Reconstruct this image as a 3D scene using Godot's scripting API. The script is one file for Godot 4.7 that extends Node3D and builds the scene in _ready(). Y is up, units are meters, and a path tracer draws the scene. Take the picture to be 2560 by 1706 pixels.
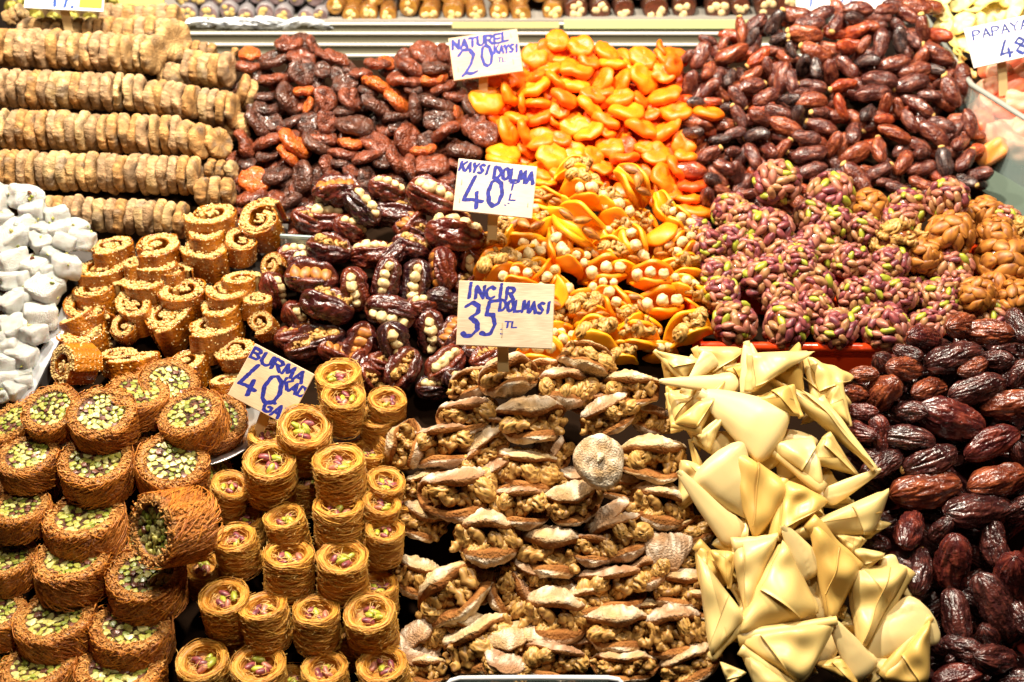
extends Node3D
# A market stall of Turkish sweets and dried fruit, seen close up from above.
# Units are metres. Places are read off as (across, down, distance): pt() turns them into a point on the sloping heaps.

const F := 3183.0                       # focal length in the same units as the places
const EYE := Vector3(0.0, 1.55, 0.0)
var B := Basis(Vector3.RIGHT, deg_to_rad(-30.0))
var rng := RandomNumberGenerator.new()
var noise := FastNoiseLite.new()
var numbers := {}
var mats := {}
var groups := {}


func _ready():
	rng.seed = 7
	noise.seed = 11
	noise.noise_type = FastNoiseLite.TYPE_SIMPLEX_SMOOTH
	noise.frequency = 1.0
	noise.fractal_type = FastNoiseLite.FRACTAL_NONE
	set_camera()
	set_light()
	make_materials()
	make_parts()
	build_setting()
	build_dried_figs()
	build_dark_apricots()
	build_orange_apricots()
	build_dates()
	build_lokum()
	build_amber_rolls()
	build_stuffed_dates()
	build_stuffed_apricots()
	build_nut_balls()
	build_kadayif()
	build_nests()
	build_stuffed_figs()
	build_pastry()
	build_medjool()
	build_background()
	build_tags()
	write_labels()


func set_camera():
	var cam := Camera3D.new()
	cam.name = "camera"
	cam.position = EYE
	cam.basis = B
	cam.fov = 30.0
	cam.near = 0.05
	cam.far = 40.0
	var lens := CameraAttributesPhysical.new()
	lens.frustum_focal_length = 44.785
	lens.frustum_focus_distance = 0.97
	lens.frustum_near = 0.05
	lens.frustum_far = 40.0
	lens.exposure_aperture = 6.3
	cam.attributes = lens
	cam.fov = 30.0
	add_child(cam)
	cam.make_current()


func set_light():
	var e := Environment.new()
	e.background_mode = Environment.BG_COLOR
	e.background_color = Color(0.06, 0.055, 0.05)
	e.background_energy_multiplier = 1.0
	e.tonemap_mode = Environment.TONE_MAPPER_LINEAR
	e.tonemap_exposure = 1.0
	e.sdfgi_enabled = true
	e.ssao_enabled = true
	e.ssil_enabled = true
	var w := WorldEnvironment.new()
	w.name = "environment"
	w.environment = e
	add_child(w)
	# bare bulbs that hang over the stall, out of the frame
	bulb(Vector3(-0.14, 2.06, -0.92), 2.30, Color(1.0, 0.95, 0.87))
	bulb(Vector3(0.05, 2.10, -0.40), 0.45, Color(1.0, 0.94, 0.85))
	bulb(Vector3(0.46, 2.00, -0.84), 0.95, Color(1.0, 0.95, 0.87))
	bulb(Vector3(-0.54, 1.94, -1.06), 1.0, Color(1.0, 0.95, 0.87))


func bulb(where: Vector3, energy: float, tint: Color):
	var l := OmniLight3D.new()
	l.name = "bulb_light"
	l.light_color = tint
	l.light_energy = energy
	l.light_size = 0.03
	l.omni_range = 6.0
	l.omni_attenuation = 2.0
	l.shadow_enabled = true
	l.position = where
	add_child(l, true)


# ---------------------------------------------------------------- places
func pt(px: float, py: float, z: float) -> Vector3:
	return EYE + B * Vector3((px - 1280.0) / F * z, (853.0 - py) / F * z, -z)


func front(py: float) -> float:
	return 0.985 - (py - 870.0) * 1.05e-4


func middle(py: float) -> float:
	return 1.03 + (900.0 - py) * 1.5e-4


func back(py: float) -> float:
	return 1.13 + (520.0 - py) * 1.75e-4


func rf(a: float, b: float) -> float:
	return rng.randf_range(a, b)


# ---------------------------------------------------------------- things
func numbered(called: String) -> String:
	var n: int = numbers.get(called, 0)
	numbers[called] = n + 1
	return called if n == 0 else "%s_%03d" % [called, n]


func thing(called: String, category: String, group: String, where: Vector3, turn: Basis, label := "") -> Node3D:
	var o := Node3D.new()
	o.name = numbered(called)
	o.transform = Transform3D(turn, where)
	o.set_meta("category", category)
	if group:
		o.set_meta("group", group)
	if label:
		o.set_meta("label", label)
	add_child(o)
	return o


func single(called: String, mesh: Mesh, category: String, group: String, where: Vector3, turn: Basis, label := "") -> MeshInstance3D:
	var o := MeshInstance3D.new()
	o.mesh = mesh
	o.name = numbered(called)
	o.transform = Transform3D(turn, where)
	o.set_meta("category", category)
	if group:
		o.set_meta("group", group)
	if label:
		o.set_meta("label", label)
	add_child(o)
	return o


func part(parent: Node3D, called: String, mesh: Mesh, place := Transform3D(), stuff := false) -> MeshInstance3D:
	var o := MeshInstance3D.new()
	o.mesh = mesh
	o.name = called
	o.transform = place
	if stuff:
		o.set_meta("kind", "stuff")
	parent.add_child(o, true)
	return o


func structure(called: String, mesh: Mesh, place := Transform3D()) -> MeshInstance3D:
	var o := MeshInstance3D.new()
	o.mesh = mesh
	o.name = numbered(called)
	o.transform = place
	o.set_meta("kind", "structure")
	add_child(o)
	return o


func copy_of(proto: Node3D, where: Vector3, turn: Basis) -> Node3D:
	var o: Node3D = proto.duplicate()
	o.name = numbered(str(proto.name))
	o.transform = Transform3D(turn, where)
	add_child(o)
	return o


# remembers a thing for write_labels(): heap -> list of [node, across, down, look]
func note(heap: String, o: Node3D, px: float, py: float, look: String):
	if not groups.has(heap):
		groups[heap] = []
	groups[heap].append([o, px, py, look])


func ordinal(n: int) -> String:
	var w := ["first", "second", "third", "fourth", "fifth", "sixth", "seventh", "eighth", "ninth", "tenth", "eleventh", "twelfth", "thirteenth", "fourteenth", "fifteenth", "sixteenth", "seventeenth", "eighteenth", "nineteenth", "twentieth"]
	if n < 20:
		return w[n]
	return ["twenty", "thirty", "forty"][n / 10 - 2] + ("" if n % 10 == 0 else "-" + w[n % 10 - 1]) if n % 10 != 9 else "number %d" % (n + 1)


# Labels by look and then by row and place in the row, counted from the front of each heap.
func write_labels():
	var bands := {"dried figs": 40.0, "loose dates": 46.0, "dark apricots": 44.0, "orange apricots": 44.0}
	for heap in groups:
		var all: Array = groups[heap]
		all.sort_custom(func(a, b): return a[2] > b[2])
		var rows := []
		var top := 1e9
		for r in all:
			if top - r[2] > bands.get(heap, 60.0):
				rows.append([])
				top = r[2]
			rows[-1].append(r)
		for k in rows.size():
			var row: Array = rows[k]
			row.sort_custom(func(a, b): return a[1] < b[1])
			for i in row.size():
				var from_left: bool = i * 2 < row.size()
				var at := "%s from the %s" % [ordinal(i if from_left else row.size() - 1 - i), "left" if from_left else "right"]
				row[i][0].set_meta("label", "%s, %s, %s row up, %s" % [row[i][3], at, ordinal(k), heap])


# ---------------------------------------------------------------- directions
# a basis from an image-plane angle (degrees, clockwise), a tip out of the plane and a roll about the long axis; X is the long axis
func lay(a: float, tip: float, roll: float) -> Basis:
	var x := Vector3(cos(deg_to_rad(a)), -sin(deg_to_rad(a)), 0.0)
	var out := Vector3(0, 0, 1)
	var side := out.cross(x)
	var b := Basis(x, side, out)                      # y across, z towards the viewer
	b = b * Basis(Vector3.UP, deg_to_rad(tip)) * Basis(Vector3.RIGHT, deg_to_rad(roll))
	return B * b


# a disc whose face (local Y) is tipped so that it looks w by h, its long direction at the angle a
func face(a: float, q: float, spin: float) -> Basis:
	var x := Vector3(cos(deg_to_rad(a)), -sin(deg_to_rad(a)), 0.0)
	var m := Vector3(sin(deg_to_rad(a)), cos(deg_to_rad(a)), 0.0)
	if m.y < 0.0:
		m = -m
	q = clampf(q, -1.0, 1.0)
	var y := (m * sqrt(1.0 - q * q) + Vector3(0, 0, q)).normalized()
	x = (x - y * x.dot(y)).normalized()
	return B * Basis(x, y, x.cross(y)) * Basis(Vector3.UP, spin)


# moves items of one heap nearer or farther until those that overlap lie on each other, the lower one in front
# item: [px, py, radius px, thickness m, z, ...]
func settle(items: Array):
	for turn in 5:
		for i in items.size():
			for j in i:
				var a: Array = items[i]
				var b: Array = items[j]
				var dx: float = a[0] - b[0]
				var dy: float = a[1] - b[1]
				var reach: float = (a[2] + b[2]) * 0.8
				if absf(dx) >= reach or absf(dy) >= reach:
					continue
				var o := 1.0 - sqrt(dx * dx + dy * dy) / reach
				if o <= 0.0:
					continue
				var want: float = (a[3] + b[3]) * 0.5 * minf(1.0, o * 1.6)
				var nearer := 1.0 if dy > 0.0 else -1.0
				var gap: float = (b[4] - a[4]) * nearer
				if gap < want:
					var push := (want - gap) * 0.22 * nearer
					a[4] -= push
					b[4] += push


# ---------------------------------------------------------------- shapes
class Shape:
	var v := PackedVector3Array()
	var c := PackedColorArray()
	var t := PackedInt32Array()
	var uv := PackedVector2Array()

	func turn_out(from: int):          # makes the faces added since then look outwards
		var vol := 0.0
		var o := v[t[from]]
		for i in range(from, t.size(), 3):
			vol += (v[t[i]] - o).dot((v[t[i + 1]] - o).cross(v[t[i + 2]] - o))
		if vol > 0.0:
			for i in range(from, t.size(), 3):
				var k := t[i + 1]
				t[i + 1] = t[i + 2]
				t[i + 2] = k

	# closed ball-like surface: f(direction) -> [place, colour]
	func blob(nu: int, nv: int, f: Callable):
		var from := t.size()
		var base := v.size()
		for j in range(1, nv):
			var la := PI * j / nv
			for i in nu:
				var lo := TAU * i / nu
				var r: Array = f.call(Vector3(sin(la) * cos(lo), cos(la), sin(la) * sin(lo)))
				v.append(r[0])
				c.append(r[1])
		for s in [1.0, -1.0]:
			var r: Array = f.call(Vector3(0, s, 0))
			v.append(r[0])
			c.append(r[1])
		var top := v.size() - 2
		for i in nu:
			var k := (i + 1) % nu
			t.append_array([top, base + i, base + k])
			var low := base + (nv - 2) * nu
			t.append_array([top + 1, low + k, low + i])
			for j in nv - 2:
				var a := base + j * nu
				t.append_array([a + i, a + nu + i, a + nu + k, a + i, a + nu + k, a + k])
		turn_out(from)

	func ball(at: Vector3, size: Vector3, col: Color, nu := 7, nv := 5, turn := Basis()):
		blob(nu, nv, func(d: Vector3): return [at + turn * (d * size), col])

	func tube(p: PackedVector3Array, r: PackedFloat32Array, sides: int, col: Color, col2: Color = Color(0, 0, 0, 0)):
		var from := t.size()
		var base := v.size()
		var n := p.size()
		var side := Vector3(0.13, 0.97, 0.21)
		for i in n:
			var d := (p[mini(i + 1, n - 1)] - p[maxi(i - 1, 0)]).normalized()
			side = (side - d * side.dot(d))
			side = side.normalized() if side.length() > 1e-4 else d.cross(Vector3(0.3, 0.5, 0.8)).normalized()
			var s2 := d.cross(side)
			for k in sides:
				var a := TAU * k / sides
				v.append(p[i] + (side * cos(a) + s2 * sin(a)) * r[i])
				c.append(col if col2.a == 0.0 else col.lerp(col2, float(i) / n))
		for i in n - 1:
			for k in sides:
				var m := (k + 1) % sides
				var a := base + i * sides
				t.append_array([a + k, a + sides + k, a + sides + m, a + k, a + sides + m, a + m])
		for k in range(1, sides - 1):
			t.append_array([base, base + k, base + k + 1])
			var e := base + (n - 1) * sides
			t.append_array([e, e + k + 1, e + k])
		turn_out(from)

	# rows of rings; each ring closed, ends capped by their middle points
	func rings(rows: Array, cols: Array, close_ends := true):
		var from := t.size()
		var base := v.size()
		var n: int = rows[0].size()
		for j in rows.size():
			for i in n:
				v.append(rows[j][i])
				c.append(cols[j][i] if cols[j] is Array else cols[j])
		for j in rows.size() - 1:
			for i in n:
				var k := (i + 1) % n
				var a := base + j * n
				t.append_array([a + i, a + n + i, a + n + k, a + i, a + n + k, a + k])
		if close_ends:
			for e in [0, rows.size() - 1]:
				var mid := Vector3()
				for i in n:
					mid += rows[e][i]
				v.append(mid / n)
				c.append(cols[e][0] if cols[e] is Array else cols[e])
				for i in n:
					var k := (i + 1) % n
					var a: int = base + e * n
					if e == 0:
						t.append_array([v.size() - 1, a + i, a + k])
					else:
						t.append_array([v.size() - 1, a + k, a + i])
		turn_out(from)

	# a box with bevelled edges, flat-sided
	func box(at: Vector3, half: Vector3, bevel: float, col: Color, turn := Basis()):
		var from := t.size()
		var base := v.size()
		var rows := [[-1, 1.0], [-1, 0.0], [1, 0.0], [1, 1.0]]
		for row in rows:
			var inset: float = row[1] * bevel
			var y: float = row[0] * (half.y - (0.0 if row[1] > 0.0 else bevel))
			for k in 8:
				var sx: float = [1, 1, 1, -1, -1, -1, -1, 1][k]
				var sz: float = [-1, 1, 1, 1, 1, -1, -1, -1][k]
				var cut: float = bevel
				var along_z: bool = k in [0, 1, 4, 5]
				var x := sx * (half.x - inset - (0.0 if along_z else cut))
				var z := sz * (half.z - inset - (cut if along_z else 0.0))
				v.append(at + turn * Vector3(x, y, z))
				c.append(col)
		for j in 3:
			for i in 8:
				var k := (i + 1) % 8
				var a := base + j * 8
				t.append_array([a + i, a + 8 + i, a + 8 + k, a + i, a + 8 + k, a + k])
		for i in range(1, 7):
			t.append_array([base, base + i, base + i + 1])
			t.append_array([base + 24, base + 24 + i + 1, base + 24 + i])
		turn_out(from)

	func quad(a: Vector3, b: Vector3, d: Vector3, e: Vector3, col: Color):
		var k := v.size()
		v.append_array([a, b, d, e])
		c.append_array([col, col, col, col])
		uv.resize(k)
		uv.append_array([Vector2(0, 0), Vector2(1, 0), Vector2(1, 1), Vector2(0, 1)])
		t.append_array([k, k + 1, k + 2, k, k + 2, k + 3])

	func made(m: Material, flat := false) -> ArrayMesh:
		var normals := PackedVector3Array()
		if flat:
			var nv := PackedVector3Array()
			var nc := PackedColorArray()
			var nuv := PackedVector2Array()
			var nt := PackedInt32Array()
			for i in t.size():
				nv.append(v[t[i]])
				nc.append(c[t[i]])
				if uv.size() == v.size():
					nuv.append(uv[t[i]])
				nt.append(i)
			v = nv
			c = nc
			t = nt
			if nuv.size():
				uv = nuv
		normals.resize(v.size())
		for i in range(0, t.size(), 3):
			var n := (v[t[i + 2]] - v[t[i]]).cross(v[t[i + 1]] - v[t[i]])
			for k in 3:
				normals[t[i + k]] += n
		for i in normals.size():
			normals[i] = normals[i].normalized() if normals[i].length_squared() > 1e-20 else Vector3.UP
		var a := []
		a.resize(Mesh.ARRAY_MAX)
		a[Mesh.ARRAY_VERTEX] = v
		a[Mesh.ARRAY_NORMAL] = normals
		a[Mesh.ARRAY_COLOR] = c
		a[Mesh.ARRAY_INDEX] = t
		if uv.size() == v.size():
			a[Mesh.ARRAY_TEX_UV] = uv
		var mesh := ArrayMesh.new()
		mesh.add_surface_from_arrays(Mesh.PRIMITIVE_TRIANGLES, a)
		mesh.surface_set_material(0, m)
		return mesh


func nz(p: Vector3) -> float:
	return noise.get_noise_3dv(p)


func ridge(p: Vector3) -> float:          # 0 in the folds, 1 on the crests
	return minf(1.0, absf(noise.get_noise_3dv(p)) * 2.2)


func mixed(a: Color, b: Color, k: float) -> Color:
	return a.lerp(b, clampf(k, 0.0, 1.0))


# ---------------------------------------------------------------- materials
func relief(freq: float, octaves: int, seed_: int) -> NoiseTexture2D:
	var n := FastNoiseLite.new()
	n.seed = seed_
	n.noise_type = FastNoiseLite.TYPE_SIMPLEX_SMOOTH
	n.frequency = freq
	n.fractal_octaves = octaves
	var t := NoiseTexture2D.new()
	t.width = 256
	t.height = 256
	t.seamless = true
	t.noise = n
	return t


func stuff_of(called: String, rough: float, o := {}) -> StandardMaterial3D:
	var m := StandardMaterial3D.new()
	m.resource_name = called
	m.vertex_color_use_as_albedo = true
	m.roughness = rough
	m.metallic_specular = o.get("spec", 0.5)
	if o.has("coat"):
		m.clearcoat_enabled = true
		m.clearcoat = o.coat
		m.clearcoat_roughness = o.get("coat_rough", 0.15)
	if o.has("sss"):
		m.subsurf_scatter_enabled = true
		m.subsurf_scatter_strength = o.sss
	if o.has("bump"):
		m.heightmap_enabled = true
		m.heightmap_texture = o.tex
		m.heightmap_scale = o.bump
		m.uv1_triplanar = true
		m.uv1_scale = Vector3.ONE * o.get("scale", 1.0)
	if o.has("metal"):
		m.metallic = o.metal
	if o.has("color"):
		m.albedo_color = o.color
	mats[called] = m
	return m


func make_materials():
	var fine := relief(0.06, 4, 3)
	var wrinkle := relief(0.03, 3, 5)
	stuff_of("fig skin", 0.85, {"bump": 0.14, "tex": fine, "scale": 1.3, "spec": 0.3})
	stuff_of("dark fruit", 0.32, {"coat": 0.4, "coat_rough": 0.22, "bump": 0.25, "tex": wrinkle, "scale": 1.2, "sss": 0.06})
	stuff_of("orange fruit", 0.48, {"coat": 0.12, "coat_rough": 0.3, "sss": 0.14})
	stuff_of("date skin", 0.24, {"coat": 0.5, "coat_rough": 0.2, "bump": 0.1, "tex": wrinkle, "scale": 1.6, "sss": 0.04})
	stuff_of("stalk", 0.7)
	stuff_of("lokum", 0.92, {"bump": 0.4, "tex": fine, "scale": 1.4, "sss": 0.1, "spec": 0.2})
	stuff_of("amber", 0.2, {"coat": 0.6, "coat_rough": 0.1, "sss": 0.1, "bump": 0.15, "tex": wrinkle, "scale": 1.6})
	stuff_of("crumb", 0.45, {"coat": 0.2, "coat_rough": 0.2, "sss": 0.05})
	stuff_of("nut", 0.5, {"coat": 0.1, "coat_rough": 0.3})
	stuff_of("pistachio", 0.42, {"coat": 0.15, "coat_rough": 0.25})
	stuff_of("caramel", 0.25, {"coat": 0.4, "coat_rough": 0.12})
	stuff_of("dough", 0.55, {"coat": 0.12, "coat_rough": 0.3, "sss": 0.04})
	stuff_of("crust", 0.6, {"bump": 0.8, "tex": fine, "scale": 1.2, "coat": 0.12, "coat_rough": 0.3})
	stuff_of("pastry", 0.42, {"sss": 0.05, "coat": 0.12, "coat_rough": 0.3})
	stuff_of("wood", 0.7)
	stuff_of("plain", 0.6)
	stuff_of("board", 0.9, {"spec": 0.15})
	stuff_of("plastic", 0.25, {"coat": 0.3, "coat_rough": 0.1})
	stuff_of("steel", 0.32, {"metal": 0.85})
	var g := StandardMaterial3D.new()
	g.resource_name = "clear plastic"
	g.transparency = BaseMaterial3D.TRANSPARENCY_ALPHA
	g.albedo_color = Color(0.85, 0.95, 0.92, 0.16)
	g.roughness = 0.08
	mats["clear"] = g


# ---------------------------------------------------------------- fruit, nuts and pastry, each about one unit large
var dates := []
var big_dates := []
var caps := []
var dark_apricots := []
var orange_apricots := []
var fig_discs := []
var lokums := []
var pistachios := []          # in their purple skin
var green_pistachios := []
var almonds := []
var hazelnuts := []
var walnuts := []
var pistachio_bits := []


func make_parts():
	var date_tones := [
		[Color(0.062, 0.017, 0.015), Color(0.25, 0.080, 0.052)],
		[Color(0.085, 0.018, 0.014), Color(0.28, 0.080, 0.042)],
		[Color(0.15, 0.028, 0.014), Color(0.46, 0.12, 0.045)],
		[Color(0.24, 0.032, 0.013), Color(0.58, 0.11, 0.030)],
		[Color(0.030, 0.016, 0.017), Color(0.14, 0.070, 0.054)],
	]
	for k in 15:
		dates.append(date_mesh(k, 30, 22, rf(0.46, 0.56), 0.032, date_tones[k % 5][0], date_tones[k % 5][1]))
	var big_tones := [
		[Color(0.030, 0.010, 0.010), Color(0.12, 0.032, 0.024)],
		[Color(0.060, 0.012, 0.012), Color(0.20, 0.040, 0.025)],
		[Color(0.10, 0.020, 0.011), Color(0.32, 0.080, 0.030)],
	]
	for k in 9:
		big_dates.append(date_mesh(40 + k, 76, 50, rf(0.50, 0.58), 0.040, big_tones[k % 3][0], big_tones[k % 3][1]))
	for k in 3:
		caps.append(cap_mesh(k))
	var da := [
		[Color(0.034, 0.012, 0.008), Color(0.15, 0.052, 0.030)],
		[Color(0.085, 0.018, 0.008), Color(0.26, 0.062, 0.024)],
		[Color(0.40, 0.060, 0.010), Color(0.66, 0.15, 0.016)],
	]
	for k in 15:
		dark_apricots.append(apricot_mesh(80 + k, da[k % 3][0], da[k % 3][1], 0.46, 0.71))
	var oa := [
		[Color(0.82, 0.14, 0.002), Color(0.90, 0.21, 0.003)],
		[Color(0.80, 0.10, 0.002), Color(0.88, 0.16, 0.003)],
		[Color(0.86, 0.20, 0.003), Color(0.93, 0.29, 0.005)],
		[Color(0.60, 0.045, 0.003), Color(0.78, 0.09, 0.004)],
	]
	for k in 16:
		orange_apricots.append(apricot_mesh(120 + k, oa[k % 4][0], oa[k % 4][1], 0.42, 0.45))
	for k in 12:
		fig_discs.append(fig_disc_mesh(160 + k))
	for k in 7:
		lokums.append(lokum_mesh(190 + k))
	for k in 9:
		pistachios.append(pistachio_mesh(210 + k, k % 3))
	for k in 4:
		green_pistachios.append(pistachio_mesh(225 + k, 3))
	for k in 4:
		almonds.append(almond_mesh(230 + k))
	for k in 4:
		hazelnuts.append(hazelnut_mesh(240 + k))
	for k in 12:
		walnuts.append(walnut_mesh(250 + k))
	for k in 8:
		pistachio_bits.append(bit_mesh(270 + k))


# long axis X from -0.5 to 0.5
func date_mesh(s: int, nu: int, nv: int, wide: float, deep: float, dark: Color, light: Color) -> Mesh:
	var o := Vector3(s * 7.3, s * 3.1, -s * 5.7)
	var bend := rf(-0.05, 0.05)
	var flat := rf(0.84, 1.0)
	var fat := rf(-0.06, 0.06)
	var sh := Shape.new()
	sh.blob(nu, nv, func(d: Vector3):
		var t := d.y                                    # -1 .. 1 along the fruit
		var r := pow(maxf(0.0, 1.0 - pow(absf(t), 2.6)), 0.5)
		var a := Vector3(d.x, 0, d.z)
		a = a.normalized() if a.length() > 1e-5 else Vector3.ZERO
		var q := Vector3(a.x * 1.9, t * 0.75, a.z * 1.9) + o
		var w := ridge(q)
		var w2 := minf(ridge(q * Vector3(2.3, 2.0, 2.3) + Vector3(9, 1, 4)), 0.3 + ridge(q * Vector3(4.4, 4.0, 4.4) + Vector3(2, 6, 4)))
		var low := nz(Vector3(a.x * 0.7, t * 0.9, a.z * 0.7) + o * 1.7)
		var rr := wide * 0.5 * r * (1.0 + fat * t + 0.16 * low) - deep * r * (1.0 - w) * 0.75 - deep * 0.55 * r * (1.0 - w2)
		var p := Vector3(t * 0.5 - 0.02 * nz(q * 2.0) * absf(t), a.x * rr * flat + bend * (1.0 - t * t), a.z * rr)
		var k := 0.22 + 0.6 * w * w2 + 0.55 * nz(Vector3(a.x, t * 1.4, a.z) * 1.2 + o)
		return [p, mixed(dark, light, k * k * 1.2)])
	return sh.made(mats["date skin"])


func cap_mesh(s: int) -> Mesh:
	var sh := Shape.new()
	var o := Vector3(s, 3, 5)
	sh.blob(10, 6, func(d: Vector3):
		var e := 1.0 + 0.25 * nz(d * 2.5 + o)
		return [Vector3(d.y * 0.065 * e, d.x * 0.105 * e, d.z * 0.105 * e), mixed(Color(0.42, 0.20, 0.04), Color(0.72, 0.44, 0.14), 0.5 + d.y * 0.6)])
	return sh.made(mats["stalk"])


# face normal Y, radius 0.5
func apricot_mesh(s: int, dark: Color, light: Color, thick: float, creased: float) -> Mesh:
	var o := Vector3(s * 5.1, -s * 2.7, s * 8.3)
	var squash := rf(0.80, 1.0)
	var dent := rf(0.35, 0.9)
	var saddle := rf(-0.10, 0.10)
	var turn := rf(0, TAU)
	var off := Vector3(rf(-0.12, 0.12), 0, rf(-0.12, 0.12))
	var sh := Shape.new()
	sh.blob(26, 18, func(d: Vector3):
		var r := Vector2(d.x, d.z).length()
		var edge := 1.0 + 0.13 * nz(Vector3(d.x, 0, d.z) * 1.1 + o) + 0.05 * nz(Vector3(d.x, 0, d.z) * 2.6 + o)
		var x := d.x * 0.5 * edge
		var z := d.z * 0.5 * edge * squash
		var h := thick * 0.5 * (0.72 + 0.28 * r * r)
		var y := d.y * h
		var away := Vector2(x - off.x, z - off.z).length()
		var dim := exp(-pow(away / 0.2, 2.0)) * dent * h * 0.75
		y -= dim * (1.0 if d.y > 0.0 else -0.4)
		var fold := exp(-pow((x * cos(turn) + z * sin(turn)) / 0.06, 2.0)) * 0.05 * creased * (1.0 if d.y > 0.0 else -1.0)
		y -= fold
		var wr := ridge(Vector3(x, y, z) * 4.2 + o)
		y += (wr - 0.6) * 0.05 * creased * d.y
		y += saddle * ((x * cos(turn)) ** 2 - (z * sin(turn)) ** 2) * 2.0 + 0.05 * nz(Vector3(x, 0, z) * 2.4 + o)
		var k := 0.5 + 0.6 * nz(Vector3(x, y, z) * 3.0 + o * 1.3) + 0.25 * (wr - 0.5) * creased
		return [Vector3(x, y, z), mixed(dark, light, k)])
	return sh.made(mats["dark fruit" if creased > 0.7 else "orange fruit"])


# a pressed fig: axis Y, radius 0.5
func fig_disc_mesh(s: int) -> Mesh:
	var o := Vector3(s * 3.7, s * 2.9, -s * 4.3)
	var tone: Color = [Color(0.88, 0.53, 0.22), Color(0.74, 0.40, 0.145), Color(0.92, 0.62, 0.29), Color(0.70, 0.44, 0.23)][s % 4]
	var thick := rf(0.11, 0.17)
	var lean := rf(-0.05, 0.05)
	var sh := Shape.new()
	sh.blob(64, 18, func(d: Vector3):
		var a := atan2(d.z, d.x)
		var r := Vector2(d.x, d.z).length()
		var f := Vector3(cos(a) * 3.2, d.y * 0.25, sin(a) * 3.2) + o
		var w := minf(ridge(f), 0.1 + 1.1 * ridge(f * 2.2 + Vector3(3, 1, 8)))
		var edge := 0.5 * (1.0 + 0.07 * nz(Vector3(cos(a), 0, sin(a)) * 0.9 + o)) - 0.036 * (1.0 - w) * r
		var x := cos(a) * edge * pow(r, 0.8)
		var z := sin(a) * edge * pow(r, 0.8)
		var y := signf(d.y) * pow(absf(d.y), 0.6) * thick * (1.0 - 0.35 * exp(-pow(r / 0.35, 2.0))) * (1.0 + 0.3 * nz(Vector3(x, 0, z) * 2.5 + o)) + x * lean + 0.02 * nz(Vector3(x, 4, z) * 3.0 + o)
		var k := 0.45 + 1.0 * nz(Vector3(x, y * 2.0, z) * 3.0 + o)
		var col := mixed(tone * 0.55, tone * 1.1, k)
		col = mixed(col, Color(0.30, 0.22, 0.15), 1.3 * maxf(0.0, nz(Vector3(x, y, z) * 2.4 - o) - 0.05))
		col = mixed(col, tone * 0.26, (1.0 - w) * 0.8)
		col.a = 1.0
		return [Vector3(x, y, z), col])
	return sh.made(mats["fig skin"])


func lokum_mesh(s: int) -> Mesh:
	var o := Vector3(s * 2.7, s * 1.9, -s * 3.3)
	var size := Vector3(rf(0.44, 0.54), rf(0.36, 0.46), rf(0.42, 0.52))
	var sh := Shape.new()
	sh.blob(28, 20, func(d: Vector3):
		var m := pow(pow(absf(d.x), 6.0) + pow(absf(d.y), 6.0) + pow(absf(d.z), 6.0), 1.0 / 6.0)
		var p := d / m * size
		p *= 1.0 + 0.10 * nz(p * 2.0 + o) + 0.03 * nz(p * 7.0 + o)
		p.x += p.y * 0.12 * nz(o)
		return [p, mixed(Color(0.84, 0.80, 0.71), Color(0.95, 0.93, 0.88), 0.6 + 0.8 * nz(p * 3.0 - o))])
	return sh.made(mats["lokum"])


func pistachio_mesh(s: int, tone: int) -> Mesh:
	var o := Vector3(s * 2.1, s * 5.9, -s * 1.3)
	var pale: Color = [Color(0.52, 0.20, 0.12), Color(0.38, 0.09, 0.085), Color(0.52, 0.27, 0.11), Color(0.44, 0.46, 0.04)][tone]
	var dark: Color = [Color(0.20, 0.055, 0.045), Color(0.10, 0.020, 0.032), Color(0.24, 0.09, 0.04), Color(0.24, 0.25, 0.025)][tone]
	var sh := Shape.new()
	sh.blob(10, 8, func(d: Vector3):
		var p := Vector3(d.y * 0.5, d.x * 0.25, d.z * 0.27)
		p *= 1.0 + 0.12 * nz(d * 1.3 + o)
		p.y *= 1.0 - 0.2 * signf(d.z) * d.y
		var k := 0.5 + 0.9 * nz(Vector3(d.y * 0.8, d.x * 2.0, d.z * 2.0) + o)
		return [p, mixed(dark, pale, k)])
	return sh.made(mats["pistachio"])


func almond_mesh(s: int) -> Mesh:
	var o := Vector3(s * 2.1, s * 5.9, -s * 1.3)
	var sh := Shape.new()
	sh.blob(14, 10, func(d: Vector3):
		var w := 1.0 - 0.45 * maxf(0.0, d.y) 
		var p := Vector3(d.y * 0.5, d.x * 0.20 * w, d.z * 0.30 * w)
		var k := 0.5 + 0.8 * nz(Vector3(d.y * 0.8, d.x * 6.0, d.z * 6.0) + o)
		return [p, mixed(Color(0.14, 0.034, 0.006), Color(0.58, 0.22, 0.03), k)])
	return sh.made(mats["nut"])


func hazelnut_mesh(s: int) -> Mesh:
	var o := Vector3(s * 2.1, s * 5.9, -s * 1.3)
	var sh := Shape.new()
	sh.blob(14, 10, func(d: Vector3):
		var p := d * 0.5 * (1.0 + 0.20 * nz(d * 1.3 + o))
		p.y += 0.14 * pow(maxf(0.0, d.y), 5.0)
		return [p, mixed(Color(0.52, 0.33, 0.11), Color(0.78, 0.62, 0.33), 0.6 + 0.7 * nz(d * 2.0 + o) + 0.2 * d.y)])
	return sh.made(mats["nut"])


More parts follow.
